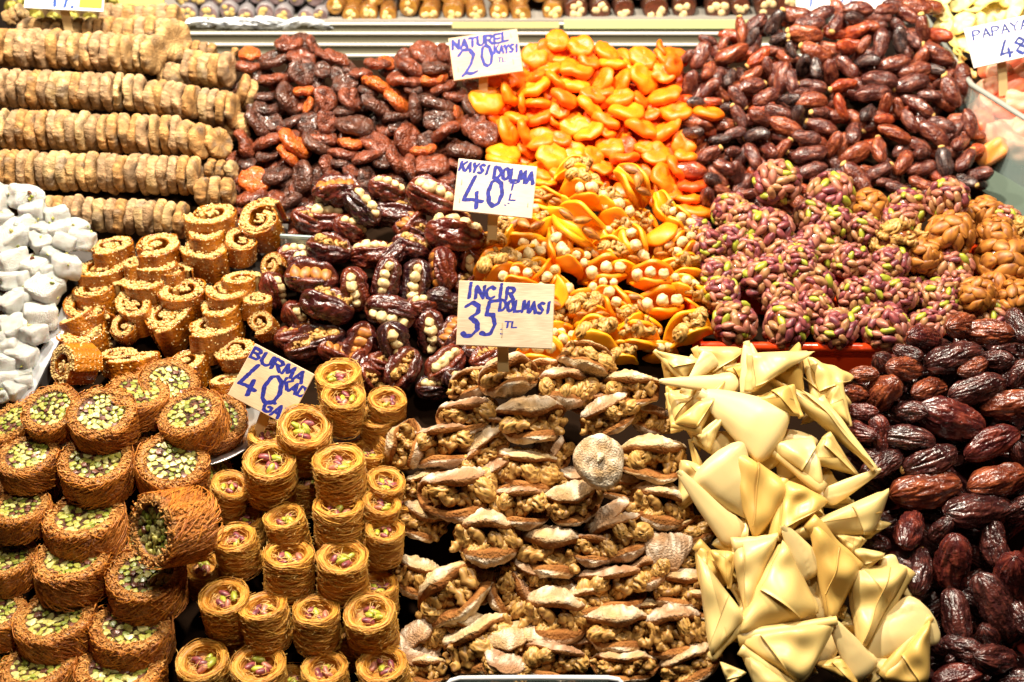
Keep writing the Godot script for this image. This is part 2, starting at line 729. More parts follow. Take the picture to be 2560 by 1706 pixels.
# a lobe of walnut: a crooked, knobbly finger, or a crinkled quarter
func walnut_mesh(s: int) -> Mesh:
	var o := Vector3(s * 6.1, s * 1.9, -s * 2.3)
	var sh := Shape.new()
	var light := Color(0.57, 0.32, 0.08)
	var dark := Color(0.17, 0.065, 0.014)
	if s % 4 != 0:
		var turn := rf(1.2, 3.4)
		sh.blob(12, 16, func(d: Vector3):
			var t := d.y
			var a := t * turn * 0.5
			var mid := Vector3(sin(a) * 0.42, (1.0 - cos(a)) * 0.42, 0.08 * nz(Vector3(t * 2.0, 1, 1) + o))
			var r := 0.19 * pow(1.0 - pow(absf(t), 4.0), 0.5) * (1.0 + 0.5 * nz(Vector3(t * 2.6, 0, 0) + o))
			var n := Vector3(-sin(a), cos(a), 0)
			var p := mid + (n * d.x + Vector3(0, 0, 1) * d.z) * r * (1.0 + 0.35 * nz(d * 2.6 + o)) / maxf(0.3, sqrt(1.0 - t * t) + 0.05)
			return [p, mixed(dark, light, 0.6 + 0.8 * nz(p * 5.0 + o))])
	else:
		sh.blob(26, 18, func(d: Vector3):
			var q := d * 1.7 + Vector3(nz(d * 1.3 + o), nz(d * 1.3 - o), nz(d * 1.2 + o * 2.0)) * 0.4
			var w := sqrt(ridge(q + o))
			var p := Vector3(d.x * 0.52, d.y * 0.36, d.z * 0.42) * (0.72 + 0.40 * w)
			return [p, mixed(dark * 0.8, light, w * 1.1)])
	return sh.made(mats["nut"])


# a cut of pistachio in a slice of kadayif: flat, facing Y
func bit_mesh(s: int) -> Mesh:
	var o := Vector3(s * 1.1, s * 2.9, -s * 4.3)
	var long := rf(1.0, 1.7)
	var tone: Color = [Color(0.38, 0.36, 0.06), Color(0.48, 0.44, 0.13), Color(0.26, 0.29, 0.035), Color(0.33, 0.32, 0.05), Color(0.44, 0.39, 0.09), Color(0.18, 0.21, 0.025), Color(0.52, 0.47, 0.17), Color(0.15, 0.05, 0.025)][s % 8]
	var sh := Shape.new()
	sh.blob(10, 8, func(d: Vector3):
		var e := 1.0 + 0.55 * nz(Vector3(d.x, 0, d.z) * 1.5 + o)
		var p := Vector3(d.x * 0.5 * long * e, signf(d.y) * pow(absf(d.y), 0.22) * 0.30 + 0.06 * nz(d * 2.0 - o), d.z * 0.5 * e)
		return [p, mixed(tone * 0.7, tone * 1.15, 0.5 + 0.8 * nz(d * 2.0 + o))])
	return sh.made(mats["crumb"])


# ---------------------------------------------------------------- dried figs, stacked on edge in rows
func fig_row(x0: float, y0: float, x1: float, y1: float, high: float, step: float, lift: float, swing: float, row_look: String):
	var n := maxi(1, roundi(Vector2(x1 - x0, y1 - y0).length() / step) + 1)
	for i in n:
		var k := float(i) / maxf(1.0, n - 1)
		var px := lerpf(x0, x1, k) / 2.8 + rf(-1.5, 1.5)
		var py := lerpf(y0, y1, k) / 2.8 + rf(-2.0, 2.0)
		var z := back(lerpf(y0, y1, 0.5) / 2.8) - lift + rf(-0.002, 0.002)
		var d := high / 2.8 * z / F * rf(0.97, 1.05)
		var axis := Vector3(1.0, -(y1 - y0) / maxf(1.0, x1 - x0) + rf(-0.09, 0.09), swing + rf(-0.12, 0.12)).normalized()
		var side := axis.cross(Vector3(0, 0.3, 1)).normalized()
		var turn := B * Basis(side, axis, side.cross(axis)) * Basis(Vector3.UP, rf(0, TAU))
		var thick := minf(1.6, (step / 2.8 * z / F) / d / 0.25)
		var pick := rng.randi_range(0, fig_discs.size() - 1)
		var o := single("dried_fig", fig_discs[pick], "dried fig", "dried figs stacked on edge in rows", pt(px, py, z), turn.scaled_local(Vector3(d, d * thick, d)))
		note("dried figs", o, px, py, ["tan pressed fig", "brown pressed fig", "pale pressed fig", "grey-brown pressed fig"][pick % 4])


func build_dried_figs():
	fig_row(760, 120, 1230, 135, 200, 80, -0.030, 0.1, "")
	fig_row(200, 240, 1150, 245, 250, 76, -0.010, 0.1, "")
	fig_row(1215, 275, 1235, 277, 300, 70, -0.005, 0.75, "")
	fig_row(60, 130, 150, 80, 120, 60, 0.0, 0.3, "")
	fig_row(-40, 325, 1075, 382, 278, 74, 0.022, 0.22, "")
	fig_row(1140, 535, 1250, 545, 210, 62, -0.012, 0.1, "")
	fig_row(1320, 355, 1480, 365, 130, 60, -0.02, 0.1, "")
	fig_row(1335, 480, 1590, 495, 245, 68, 0.006, 0.3, "")
	fig_row(1640, 385, 1660, 390, 100, 60, -0.01, 0.1, "")
	fig_row(-40, 615, 985, 655, 272, 73, 0.026, 0.05, "")
	fig_row(1085, 685, 1345, 712, 250, 68, 0.024, 0.4, "")
	fig_row(1440, 755, 1630, 770, 262, 66, 0.010, 0.1, "")
	fig_row(1690, 640, 1745, 655, 230, 62, -0.004, -0.35, "")
	fig_row(1600, 900, 1690, 890, 200, 80, -0.006, -0.2, "")
	fig_row(-40, 900, 1235, 950, 282, 72, 0.028, 0.02, "")
	fig_row(1320, 968, 1330, 968, 250, 72, 0.028, 0.35, "")
	fig_row(1420, 985, 1425, 985, 255, 72, 0.032, 0.75, "")
	fig_row(1535, 1000, 1540, 1000, 220, 72, 0.026, 1.3, "")
	fig_row(-40, 1185, 1365, 1232, 285, 71, 0.030, 0.05, "")
	fig_row(1480, 1185, 1620, 1195, 140, 62, 0.012, 0.2, "")
	fig_row(1425, 1345, 1600, 1345, 212, 76, 0.030, 0.05, "")
	fig_row(60, 1480, 560, 1492, 250, 70, 0.020, 0.0, "")
	fig_row(640, 1505, 1270, 1535, 255, 71, 0.024, 0.0, "")


# ---------------------------------------------------------------- loose heaps
# rows of numbers, five to a fruit: across, down, long, short, angle; k turns them into the places of the photo
func loose(list: Array, ox: float, oy: float, k: float, depth: Callable, thick: float, jitter: float) -> Array:
	var out := []
	for r in list:
		var px: float = ox + r[0] / k
		var py: float = oy + r[1] / k
		var z: float = depth.call(py) + rf(-jitter, jitter)
		var long: float = maxf(r[2], r[3]) / k
		out.append([px, py, (r[2] + r[3]) / k * 0.25, long * z / F * thick, z, long, minf(r[2], r[3]) / k, r[4]])
	return out


# fruit of the layer below, where the layer on top leaves room
func tucked(items: Array, size: float, short: float, outline: PackedVector2Array, depth: Callable, below: float, most: int) -> Array:
	var out := []
	for tries in most * 30:
		if out.size() >= most:
			break
		var lo := outline[0]
		var hi := outline[0]
		for q in outline:
			lo = lo.min(q)
			hi = hi.max(q)
		var p := Vector2(rf(lo.x, hi.x), rf(lo.y, hi.y))
		if not Geometry2D.is_point_in_polygon(p, outline):
			continue
		var near := 1e9
		for a in items:
			near = minf(near, p.distance_to(Vector2(a[0], a[1])) / maxf(1.0, a[2]))
		if near < 0.75:
			continue
		for a in out:
			near = minf(near, p.distance_to(Vector2(a[0], a[1])) / size * 1.6)
		if near < 0.75:
			continue
		out.append([p.x, p.y, size * 0.4, 0.01, depth.call(p.y) + below + rf(-0.003, 0.003), size, short, rf(-60, 60)])
	return out


func build_dark_apricots():
	var a := [[180, 375, 150, 110, 0, 2], [165, 470, 190, 90, 5, 1], [345, 420, 220, 140, -20, 0], [455, 305, 190, 130, 0, 1], [545, 280, 140, 110, 20, 0], [615, 310, 120, 60, 80, 1], [550, 400, 190, 140, 20, 1], [340, 560, 200, 90, -5, 1], [550, 500, 190, 170, 80, 0], [700, 395, 150, 60, 35, 1], [800, 410, 180, 90, 30, 1], [690, 490, 130, 120, 0, 0], [790, 520, 130, 120, 0, 0], [850, 590, 180, 140, -10, 0], [950, 515, 150, 80, -5, 1],
		[560, 635, 140, 80, 0, 2], [450, 700, 230, 120, 70, 0], [590, 740, 130, 80, -60, 2], [710, 690, 170, 140, 70, 1], [290, 680, 160, 70, -5, 0], [300, 750, 170, 110, 10, 0], [880, 700, 190, 110, 50, 1], [930, 690, 130, 90, 70, 1], [840, 780, 150, 80, 0, 0], [1060, 590, 220, 90, 30, 2], [1010, 640, 130, 60, 20, 0], [1065, 740, 220, 110, 35, 0], [1210, 700, 210, 110, 45, 2], [1080, 445, 170, 90, 0, 1], [1260, 560, 220, 120, 5, 1], [1310, 470, 200, 110, 25, 1],
		[1410, 370, 200, 170, 30, 1], [1265, 380, 90, 90, 0, 1], [1540, 370, 130, 100, 80, 1], [1480, 480, 190, 110, 0, 0], [1465, 560, 190, 100, -10, 2], [1325, 630, 130, 70, 0, 0], [1530, 615, 180, 90, -20, 1], [1620, 660, 190, 120, 10, 1], [1490, 725, 250, 110, 15, 0], [1345, 760, 210, 80, 85, 0], [1500, 830, 190, 180, 0, 0], [1205, 820, 190, 80, -5, 0], [1635, 800, 110, 70, 90, 2], [1550, 920, 210, 80, -30, 1], [1745, 870, 170, 160, -40, 1], [1825, 935, 190, 180, 0, 1]]
	var b := [[1220, 880, 130, 110, 0, 0], [1290, 980, 220, 170, 80, 1], [1420, 980, 130, 130, 0, 0], [1395, 1055, 170, 80, -10, 2], [1680, 1060, 250, 130, 15, 0], [910, 880, 250, 160, 10, 0], [720, 855, 150, 130, 80, 1], [590, 860, 170, 160, 0, 0], [470, 850, 140, 80, -20, 0], [250, 850, 220, 150, 60, 0], [340, 850, 130, 120, 30, 0], [450, 930, 160, 80, 20, 1], [310, 990, 200, 90, -20, 1], [500, 1015, 240, 110, 45, 2], [455, 1085, 190, 90, 50, 2], [310, 1085, 170, 110, -10, 0],
		[150, 1010, 210, 80, 65, 1], [650, 1010, 230, 110, 35, 0], [700, 970, 200, 100, 10, 1], [880, 1000, 180, 90, 5, 2], [840, 1080, 200, 80, 10, 1], [1060, 1000, 200, 150, 20, 1], [1000, 1100, 200, 90, -15, 1], [1110, 1130, 150, 120, 10, 0], [1210, 1120, 200, 110, 60, 1], [1450, 1150, 240, 160, 0, 1], [1320, 1180, 190, 100, 70, 1], [1560, 1250, 120, 100, 0, 1], [750, 1190, 200, 110, 60, 1], [820, 1150, 170, 70, 10, 0], [900, 1200, 130, 90, 20, 1], [370, 1220, 210, 140, -10, 0],
		[530, 1250, 240, 170, -75, 0], [210, 1260, 210, 190, 0, 2], [160, 1140, 120, 90, 0, 0], [190, 1385, 220, 110, -15, 1], [360, 1380, 130, 100, 10, 1], [450, 1420, 190, 90, -30, 0], [150, 1470, 170, 90, -10, 1], [570, 1470, 120, 120, 0, 0], [440, 1500, 140, 100, 0, 0], [1000, 1250, 160, 120, 80, 0], [650, 1290, 130, 110, 80, 0], [1200, 1290, 140, 120, 30, 0], [1740, 600, 120, 80, 20, 1], [1720, 740, 130, 90, 60, 0], [1640, 1140, 140, 90, 10, 1], [870, 480, 120, 90, 0, 0], [1140, 440, 110, 90, 40, 2]]
	place_apricots(loose(a + b, 560.0, 0.0, 2.8, back, 0.22, 0.005), a + b, PackedVector2Array([Vector2(600, 130), Vector2(760, 100), Vector2(900, 150), Vector2(1120, 150), Vector2(1200, 300), Vector2(1180, 480), Vector2(900, 560), Vector2(640, 580), Vector2(590, 480)]), 62.0, 60, true)


func build_orange_apricots():
	var a := [[820, 290, 190, 170, 10, 0], [985, 320, 180, 160, 0, 0], [1165, 365, 190, 140, 30, 0], [660, 390, 200, 180, -20, 0], [760, 350, 160, 140, 80, 1], [770, 480, 170, 110, -10, 0], [960, 480, 240, 160, 15, 0], [1205, 445, 190, 90, 5, 2], [1050, 430, 150, 110, 30, 1], [1420, 410, 200, 180, 20, 0], [1585, 400, 160, 130, 40, 0], [1550, 350, 130, 50, 70, 1], [1640, 460, 170, 130, 80, 1], [1565, 510, 160, 150, -10, 0], [1425, 550, 230, 190, 70, 2], [1275, 580, 200, 110, -70, 0], [1140, 560, 190, 130, -60, 0],
		[560, 540, 170, 150, 80, 0], [660, 540, 170, 90, -30, 1], [480, 550, 150, 130, 0, 0], [380, 560, 150, 130, 0, 0], [660, 610, 220, 130, -25, 2], [820, 570, 200, 70, 50, 0], [940, 580, 200, 140, 10, 2], [1150, 630, 150, 110, 0, 1], [320, 700, 240, 210, 20, 2], [480, 660, 180, 90, 60, 0], [575, 720, 130, 50, 85, 0], [690, 725, 190, 90, 5, 0], [880, 690, 230, 120, 40, 1], [1070, 660, 170, 120, 20, 1], [1050, 740, 230, 120, 45, 2], [1260, 680, 200, 150, -30, 0], [1400, 700, 150, 100, 50, 1], [1310, 775, 240, 160, 5, 2], [1575, 670, 230, 140, -20, 0], [1650, 780, 210, 150, -5, 0], [1865, 790, 240, 110, 10, 0]]
	var b := [[690, 820, 200, 140, -25, 1], [840, 770, 130, 120, 30, 0], [540, 830, 180, 80, 15, 0], [800, 850, 120, 60, 50, 0], [940, 870, 210, 190, 0, 2], [1160, 840, 220, 110, 25, 0], [1475, 800, 120, 80, -20, 1], [480, 920, 200, 150, 70, 0], [590, 930, 190, 70, 75, 0], [700, 980, 220, 170, -15, 0], [1040, 920, 220, 140, -30, 2], [1180, 920, 120, 100, 30, 0], [1400, 880, 240, 150, 30, 0], [1575, 910, 250, 130, -35, 0], [1190, 1030, 200, 160, -15, 0], [850, 970, 140, 120, 0, 1], [450, 1070, 230, 140, 5, 2], [430, 1120, 200, 100, 10, 2], [780, 1090, 200, 180, 30, 2],
		[935, 1060, 160, 140, 0, 2], [1080, 1100, 170, 130, 60, 0], [1310, 1020, 130, 130, 0, 3], [1430, 1030, 140, 110, 0, 0], [1520, 1080, 220, 180, 20, 0], [1710, 1000, 180, 180, 40, 0], [1730, 1090, 160, 100, 10, 0], [1290, 1110, 200, 70, -5, 1], [1570, 1250, 220, 180, 60, 0], [1650, 1180, 190, 90, 60, 1], [1770, 1290, 200, 130, 0, 3], [1740, 1390, 190, 90, 0, 0], [1790, 1480, 230, 130, 10, 0], [720, 1210, 200, 130, 20, 0], [850, 1200, 150, 120, 0, 0], [1130, 1170, 150, 100, 20, 0], [740, 1270, 160, 110, 0, 2], [1400, 1210, 140, 120, 0, 1], [1620, 1350, 150, 120, 10, 1]]
	place_apricots(loose(a + b, 1100.0, 0.0, 2.8, back, 0.20, 0.005), a + b, PackedVector2Array([Vector2(1240, 190), Vector2(1370, 110), Vector2(1560, 140), Vector2(1690, 140), Vector2(1720, 330), Vector2(1730, 520), Vector2(1500, 470), Vector2(1300, 470), Vector2(1230, 330)]), 66.0, 60, false)


func place_apricots(items: Array, list: Array, outline: PackedVector2Array, size: float, most: int, dark: bool):
	settle(items)
	var shapes: Array = dark_apricots if dark else orange_apricots
	var tones := 3 if dark else 4
	var all := items + tucked(items, size, size * 0.75, outline, back, 0.014, most)
	all += tucked(all, size, size * 0.8, outline, back, 0.026, most / 2)
	for i in all.size():
		var r: Array = all[i]
		var tone: int = list[i][5] if i < list.size() else rng.randi_range(0, tones - (2 if dark else 1))
		var pick := tone + tones * rng.randi_range(0, shapes.size() / tones - 1)
		var q := clampf((r[6] / r[5] - 0.28) / 0.72, 0.12, 0.97)
		var s: float = r[5] * r[4] / F * 1.16
		var turn := face(r[7], q, rf(0, TAU))
		if rng.randf() < 0.5:
			turn = turn * Basis(Vector3.RIGHT, PI)
		var where := pt(r[0], r[1], r[4])
		var o := single("dark_apricot" if dark else "orange_apricot", shapes[pick], "dried apricot", "dark dried apricots in a loose heap" if dark else "orange dried apricots in a loose heap", where, turn.scaled_local(Vector3(s, s * 1.08, s)))
		var look: String = (["dark brown apricot", "reddish brown apricot", "rust orange apricot"] if dark else ["orange apricot", "deep orange apricot", "yellow-orange apricot", "red-orange apricot"])[tone]
		note("dark apricots" if dark else "orange apricots", o, r[0], r[1], look)


func build_dates():
	var a := [[1245, 65, 200, 90, 5, 1], [1640, 40, 200, 70, 15, 2], [1440, 70, 170, 100, -15, 1], [1570, 100, 170, 130, 40, 1], [840, 110, 230, 100, 15, 1], [990, 100, 200, 110, -25, 0], [920, 160, 200, 90, -5, 0], [1100, 150, 170, 130, -60, 5], [1220, 120, 130, 90, 0, 9], [690, 150, 160, 100, -60, 9], [890, 230, 230, 110, 10, 7], [715, 260, 90, 90, 0, 9], [1230, 205, 140, 100, -10, 3], [1320, 180, 100, 80, 20, 2], [1380, 170, 120, 60, 0, 0], [1410, 120, 120, 60, 0, 1], [1680, 190, 170, 110, 70, 1], [1790, 230, 140, 100, 30, 3], [1620, 270, 120, 80, 70, 0], [460, 210, 190, 80, 85, 2], [530, 250, 130, 80, -60, 4],
		[240, 270, 130, 70, 20, 0], [350, 290, 120, 60, -60, 2], [400, 360, 240, 80, -25, 2], [190, 370, 200, 90, -60, 1], [240, 470, 130, 90, -60, 2], [100, 380, 100, 60, -40, 1], [580, 380, 190, 90, -40, 8], [690, 350, 150, 80, 10, 1], [740, 375, 120, 90, 60, 2], [800, 330, 120, 60, 70, 4], [1160, 320, 130, 130, 0, 3], [960, 350, 210, 90, 25, 7], [1285, 300, 130, 70, -60, 2], [1395, 290, 200, 120, -80, 0], [1530, 270, 180, 100, 80, 9], [1305, 420, 120, 110, 0, 4], [1480, 430, 230, 110, -15, 1], [1655, 390, 130, 90, -60, 2], [1780, 360, 250, 120, 30, 6], [1620, 470, 280, 110, -10, 1], [1600, 560, 240, 120, -15, 5],
		[1770, 470, 110, 70, 30, 9], [1950, 530, 210, 100, 80, 6], [1870, 610, 220, 120, 65, 6], [1390, 540, 240, 90, 10, 0], [880, 440, 110, 90, -80, 4], [965, 450, 150, 80, 90, 4], [1060, 485, 140, 100, 75, 1], [1170, 450, 190, 100, 50, 1], [1150, 575, 190, 100, -15, 3], [1345, 630, 250, 140, -5, 0], [940, 580, 190, 80, 10, 5], [740, 520, 220, 90, -75, 1], [700, 500, 160, 90, -65, 1], [790, 540, 170, 100, 80, 0], [640, 450, 130, 80, 70, 1], [530, 500, 170, 80, -35, 2], [530, 580, 190, 100, -15, 1], [390, 520, 130, 80, -60, 4], [310, 500, 120, 70, -60, 0], [250, 590, 190, 90, -40, 1], [120, 570, 170, 110, -75, 6], [160, 690, 120, 80, 0, 4], [270, 680, 130, 60, 0, 3]]
	var b := [[440, 650, 170, 90, 50, 0], [630, 650, 190, 100, -25, 1], [860, 620, 150, 80, 0, 0], [930, 680, 210, 90, -5, 2], [790, 660, 110, 80, 0, 4], [1140, 720, 190, 110, 65, 3], [1305, 760, 130, 100, -40, 4], [1430, 700, 120, 90, 90, 2], [1660, 720, 190, 100, 35, 1], [1720, 640, 140, 80, 10, 0], [1510, 720, 120, 70, 80, 2], [1985, 830, 200, 80, 80, 1], [1590, 810, 170, 90, 60, 1], [1750, 900, 260, 120, 40, 1], [1810, 840, 200, 80, 25, 0], [1930, 960, 130, 100, -30, 1], [1960, 1070, 190, 120, -50, 1], [1820, 1090, 210, 110, 80, 9], [1490, 900, 310, 110, 25, 2], [1420, 800, 140, 80, 0, 3], [1215, 890, 150, 130, -70, 0],
		[1390, 1000, 170, 100, 90, 7], [1220, 1030, 270, 100, -25, 2], [1080, 970, 150, 110, -70, 2], [900, 920, 190, 80, 10, 0], [1000, 850, 210, 80, 20, 1], [760, 850, 250, 100, 25, 2], [715, 750, 190, 80, 20, 0], [590, 790, 160, 100, 20, 1], [450, 780, 170, 80, 60, 5], [370, 720, 90, 60, 0, 4], [160, 830, 220, 80, 8, 2], [130, 890, 130, 110, 0, 9], [420, 890, 150, 70, -15, 0], [320, 930, 150, 70, -10, 4], [570, 910, 130, 110, 0, 9], [850, 780, 110, 100, 80, 4], [990, 760, 140, 90, 0, 5], [730, 1010, 190, 90, -50, 2], [650, 1000, 110, 110, 60, 1], [540, 1050, 190, 110, 70, 1], [240, 1040, 180, 120, -30, 1],
		[410, 1015, 110, 80, -10, 0], [350, 1110, 170, 110, 30, 1], [430, 1160, 140, 110, 80, 0], [110, 1140, 240, 90, 3, 3], [270, 1200, 100, 100, 0, 9], [340, 1280, 130, 80, 20, 2], [240, 1330, 110, 110, 80, 0], [920, 1030, 230, 90, -10, 0], [940, 1140, 200, 90, -15, 0], [1085, 1150, 120, 60, 0, 4], [1310, 1130, 110, 60, 10, 2], [1380, 1150, 190, 100, -30, 0], [1230, 1180, 230, 80, 45, 1], [1545, 1090, 190, 110, -55, 2], [1670, 1030, 100, 100, 0, 0], [1670, 1130, 200, 100, -15, 1], [2050, 1170, 140, 110, -10, 0], [1970, 1210, 120, 90, 40, 4], [1670, 1230, 160, 90, 30, 2], [1510, 1260, 180, 90, 20, 0], [1420, 1220, 110, 60, 0, 1], [1290, 1260, 190, 70, 60, 1], [1340, 1320, 200, 70, 20, 1], [1860, 1220, 130, 90, 0, 1], [500, 1290, 150, 70, 0, 1], [700, 1130, 160, 80, 30, 1], [790, 1230, 150, 80, -20, 0], [1000, 1230, 150, 80, 20, 1], [1750, 1300, 150, 80, 20, 0], [1180, 1340, 140, 80, -30, 1]]
	var list := a + b
	var items := loose(list, 1680.0, 0.0, 2.674, back, 0.30, 0.005)
	settle(items)
	var outline := PackedVector2Array([Vector2(1720, 150), Vector2(1860, 60), Vector2(2000, 20), Vector2(2320, 10), Vector2(2400, 150), Vector2(2440, 300), Vector2(2460, 470), Vector2(2000, 560), Vector2(1800, 560), Vector2(1710, 450)])
	var all := items + tucked(items, 70.0, 32.0, outline, back, 0.012, 95)
	all += tucked(all, 70.0, 32.0, outline, back, 0.024, 60)
	var looks := ["dark brown date", "brown date", "chestnut brown date", "red-brown date", "blackish date"]
	for i in all.size():
		var r: Array = all[i]
		var tone: int = list[i][5] if i < list.size() else rng.randi_range(0, 3)
		var long := maxf(r[5], minf(r[6] / 0.52, 74.0))
		if i < list.size() and long > 88.0:
			long = 88.0
		var tip := rad_to_deg(acos(clampf(r[5] / long, 0.25, 1.0))) * (1.0 if rng.randf() < 0.75 else -1.0)
		var s: float = long * r[4] / F * 1.06
		var flip := 180.0 if tone == 6 or tone == 5 or rng.randf() < 0.4 else 0.0
		var turn := lay(r[7] + flip, tip if flip == 0.0 else tip, rf(0, 360))
		var o := thing("loose_date", "date", "small glossy dates in a loose heap", pt(r[0], r[1], r[4]), turn.scaled_local(Vector3.ONE * s))
		part(o, "flesh", dates[tone % 5 + 5 * rng.randi_range(0, 2)])
		var stalked: bool = tone >= 5 or rng.randf() < 0.28
		if stalked:
			part(o, "stalk_cap", caps[rng.randi_range(0, 2)], Transform3D(Basis(), Vector3(0.485, 0, 0)))
		note("loose dates", o, r[0], r[1], ("stalked " if stalked else "") + looks[tone % 5])


func build_medjool():
	var list := [[650, 120, 150, 110, -5, 2], [765, 150, 190, 110, 5, 2], [885, 120, 140, 90, 80, 0], [505, 175, 165, 110, 10, 1], [625, 255, 245, 130, -15, 0], [340, 270, 100, 90, 30, 0], [420, 295, 165, 105, 5, 2], [440, 230, 110, 70, 20, 0], [200, 390, 175, 100, 10, 2], [335, 400, 140, 120, -60, 2], [525, 385, 160, 105, -10, 2], [720, 380, 240, 125, -15, 0], [880, 325, 140, 100, -50, 0], [850, 440, 205, 130, -10, 2], [440, 470, 110, 95, 0, 0], [610, 500, 285, 120, 18, 1], [230, 545, 120, 110, 20, 1], [320, 560, 165, 75, 80, 1], [435, 580, 205, 120, 5, 0], [330, 690, 200, 115, -25, 0], [525, 670, 235, 100, -20, 0],
		[780, 605, 240, 130, -25, 1], [510, 785, 305, 130, -10, 2], [800, 750, 245, 110, -15, 2], [720, 865, 285, 160, -5, 0], [450, 950, 155, 130, -40, 1], [570, 950, 110, 80, -60, 0], [890, 870, 140, 100, -40, 0], [890, 640, 110, 70, 60, 0], [480, 1120, 170, 135, -60, 0], [625, 1085, 250, 150, 85, 1], [790, 1000, 200, 115, 85, 0], [870, 1140, 210, 160, 70, 1], [785, 1260, 290, 150, 65, 0], [630, 1300, 210, 125, 85, 0], [790, 1475, 215, 140, 15, 0], [640, 1555, 210, 90, -10, 1], [510, 1540, 90, 70, 20, 0], [700, 290, 140, 80, -20, 2], [790, 260, 110, 90, 0, 0], [260, 320, 100, 70, 0, 2], [895, 1300, 150, 100, 70, 0], [540, 1420, 120, 90, 40, 0], [250, 470, 120, 75, 0, 1], [300, 1010, 150, 70, 10, 0], [410, 1090, 110, 70, 20, 0], [660, 1430, 140, 100, 10, 0], [880, 1560, 150, 100, -20, 0], [270, 640, 110, 80, 20, 0], [760, 1390, 130, 90, 60, 0]]
	var items := loose(list, 2000.0, 740.0, 1.623, func(y): return front(y) - 0.004, 0.36, 0.004)
	settle(items)
	var all := items + tucked(items, 150.0, 75.0, PackedVector2Array([Vector2(2130, 960), Vector2(2300, 850), Vector2(2560, 800), Vector2(2570, 1720), Vector2(2320, 1720), Vector2(2310, 1400), Vector2(2170, 1250)]), front, 0.026, 34)
	var looks := ["dark plump date", "glossy maroon date", "amber-brown plump date"]
	for i in all.size():
		var r: Array = all[i]
		var tone: int = list[i][5] if i < list.size() else 0
		var long := clampf(maxf(r[5], r[6] / 0.55), 60.0, 180.0)
		var tip := rad_to_deg(acos(clampf(r[5] / long, 0.25, 1.0)))
		var s: float = long * r[4] / F * 1.0
		var turn := lay(r[7] + (180.0 if rng.randf() < 0.5 else 0.0), tip, rf(0, 360))
		var o := thing("plump_date", "date", "large plump dates in the front corner", pt(r[0], r[1], r[4]), turn.scaled_local(Vector3.ONE * s))
		part(o, "flesh", big_dates[tone + 3 * rng.randi_range(0, 2)])
		if rng.randf() < 0.2:
			part(o, "stalk_cap", caps[rng.randi_range(0, 2)], Transform3D(Basis(), Vector3(0.485, 0, 0)).scaled_local(Vector3.ONE * 0.7))
			looks[tone] = looks[tone]
		note("plump dates", o, r[0], r[1], looks[tone])


# ---------------------------------------------------------------- white lokum
func build_lokum():
	var list := [[190, 100, 230], [20, 60, 130], [240, 200, 170], [410, 240, 170], [180, 300, 190], [90, 390, 230], [20, 250, 130], [440, 340, 180], [330, 350, 170], [550, 330, 165], [600, 410, 170], [480, 420, 150], [85, 560, 210], [270, 610, 220], [480, 600, 200], [380, 500, 150], [20, 450, 130], [60, 700, 180], [330, 760, 230], [200, 820, 180], [100, 860, 180], [20, 860, 130], [290, 960, 230], [120, 1050, 190], [20, 1010, 140], [240, 1090, 180], [60, 1190, 160], [160, 1250, 190], [40, 1300, 180], [60, 1420, 180], [180, 1370, 120], [110, 1490, 150], [20, 1530, 130], [410, 690, 130], [-60, 150, 200], [-60, 620, 200], [-50, 1120, 190], [300, 420, 160], [170, 700, 170], [350, 640, 140], [10, 1130, 150], [170, 1440, 130]]
	var items := []
	for r in list:
		var py: float = 460.0 + r[1] / 2.904
		var z := middle(py) - 0.012 + rf(-0.004, 0.004)
		items.append([r[0] / 2.904, py, r[2] / 2.904 * 0.5, r[2] / 2.904 * z / F * 0.7, z, r[2] / 2.904])
	settle(items)
	for r in items:
		var s: float = r[5] * r[4] / F * 1.02
		var turn := B * Basis(Vector3.RIGHT, deg_to_rad(30)) * Basis(Vector3(rf(-1, 1), rf(-0.5, 0.5), rf(-1, 1)).normalized(), rf(0.1, 0.6)) * Basis(Vector3.UP, rf(0, TAU))
		var o := thing("lokum_cube", "lokum", "white lokum cubes with pistachio", pt(r[0], r[1], r[4]), turn.scaled_local(Vector3.ONE * s))
		part(o, "cube", lokums[rng.randi_range(0, lokums.size() - 1)])
		for k in rng.randi_range(2, 4):
			var ax := rng.randi_range(0, 2)
			var q := Vector3(rf(-0.3, 0.3), rf(-0.3, 0.3), rf(-0.3, 0.3))
			q[ax] = [0.475, 0.405, 0.465][ax] * (1.0 if rng.randf() < 0.7 else -1.0)
			part(o, "pistachio_chip", pistachio_bits[rng.randi_range(0, 7)], Transform3D(Basis(Vector3(rf(-1, 1), rf(-1, 1), rf(-1, 1)).normalized(), rf(0, 3)), q).scaled_local(Vector3.ONE * rf(0.08, 0.14)))
		note("white lokum", o, r[0], r[1], "white powdered lokum cube")


func proto(called: String, category: String, group: String) -> Node3D:
	var o := Node3D.new()
	o.name = called
	o.set_meta("category", category)
	o.set_meta("group", group)
	return o


# a point of the thing's upper face, turned so that it looks w by h; the thing hangs below it
func stand(px: float, py: float, z: float, q: float, lean: float, size: float, half: float) -> Transform3D:
	var turn := face(lean, q, rf(0, TAU)).scaled_local(Vector3.ONE * size)
	return Transform3D(turn, pt(px, py, z) - turn.y * half)


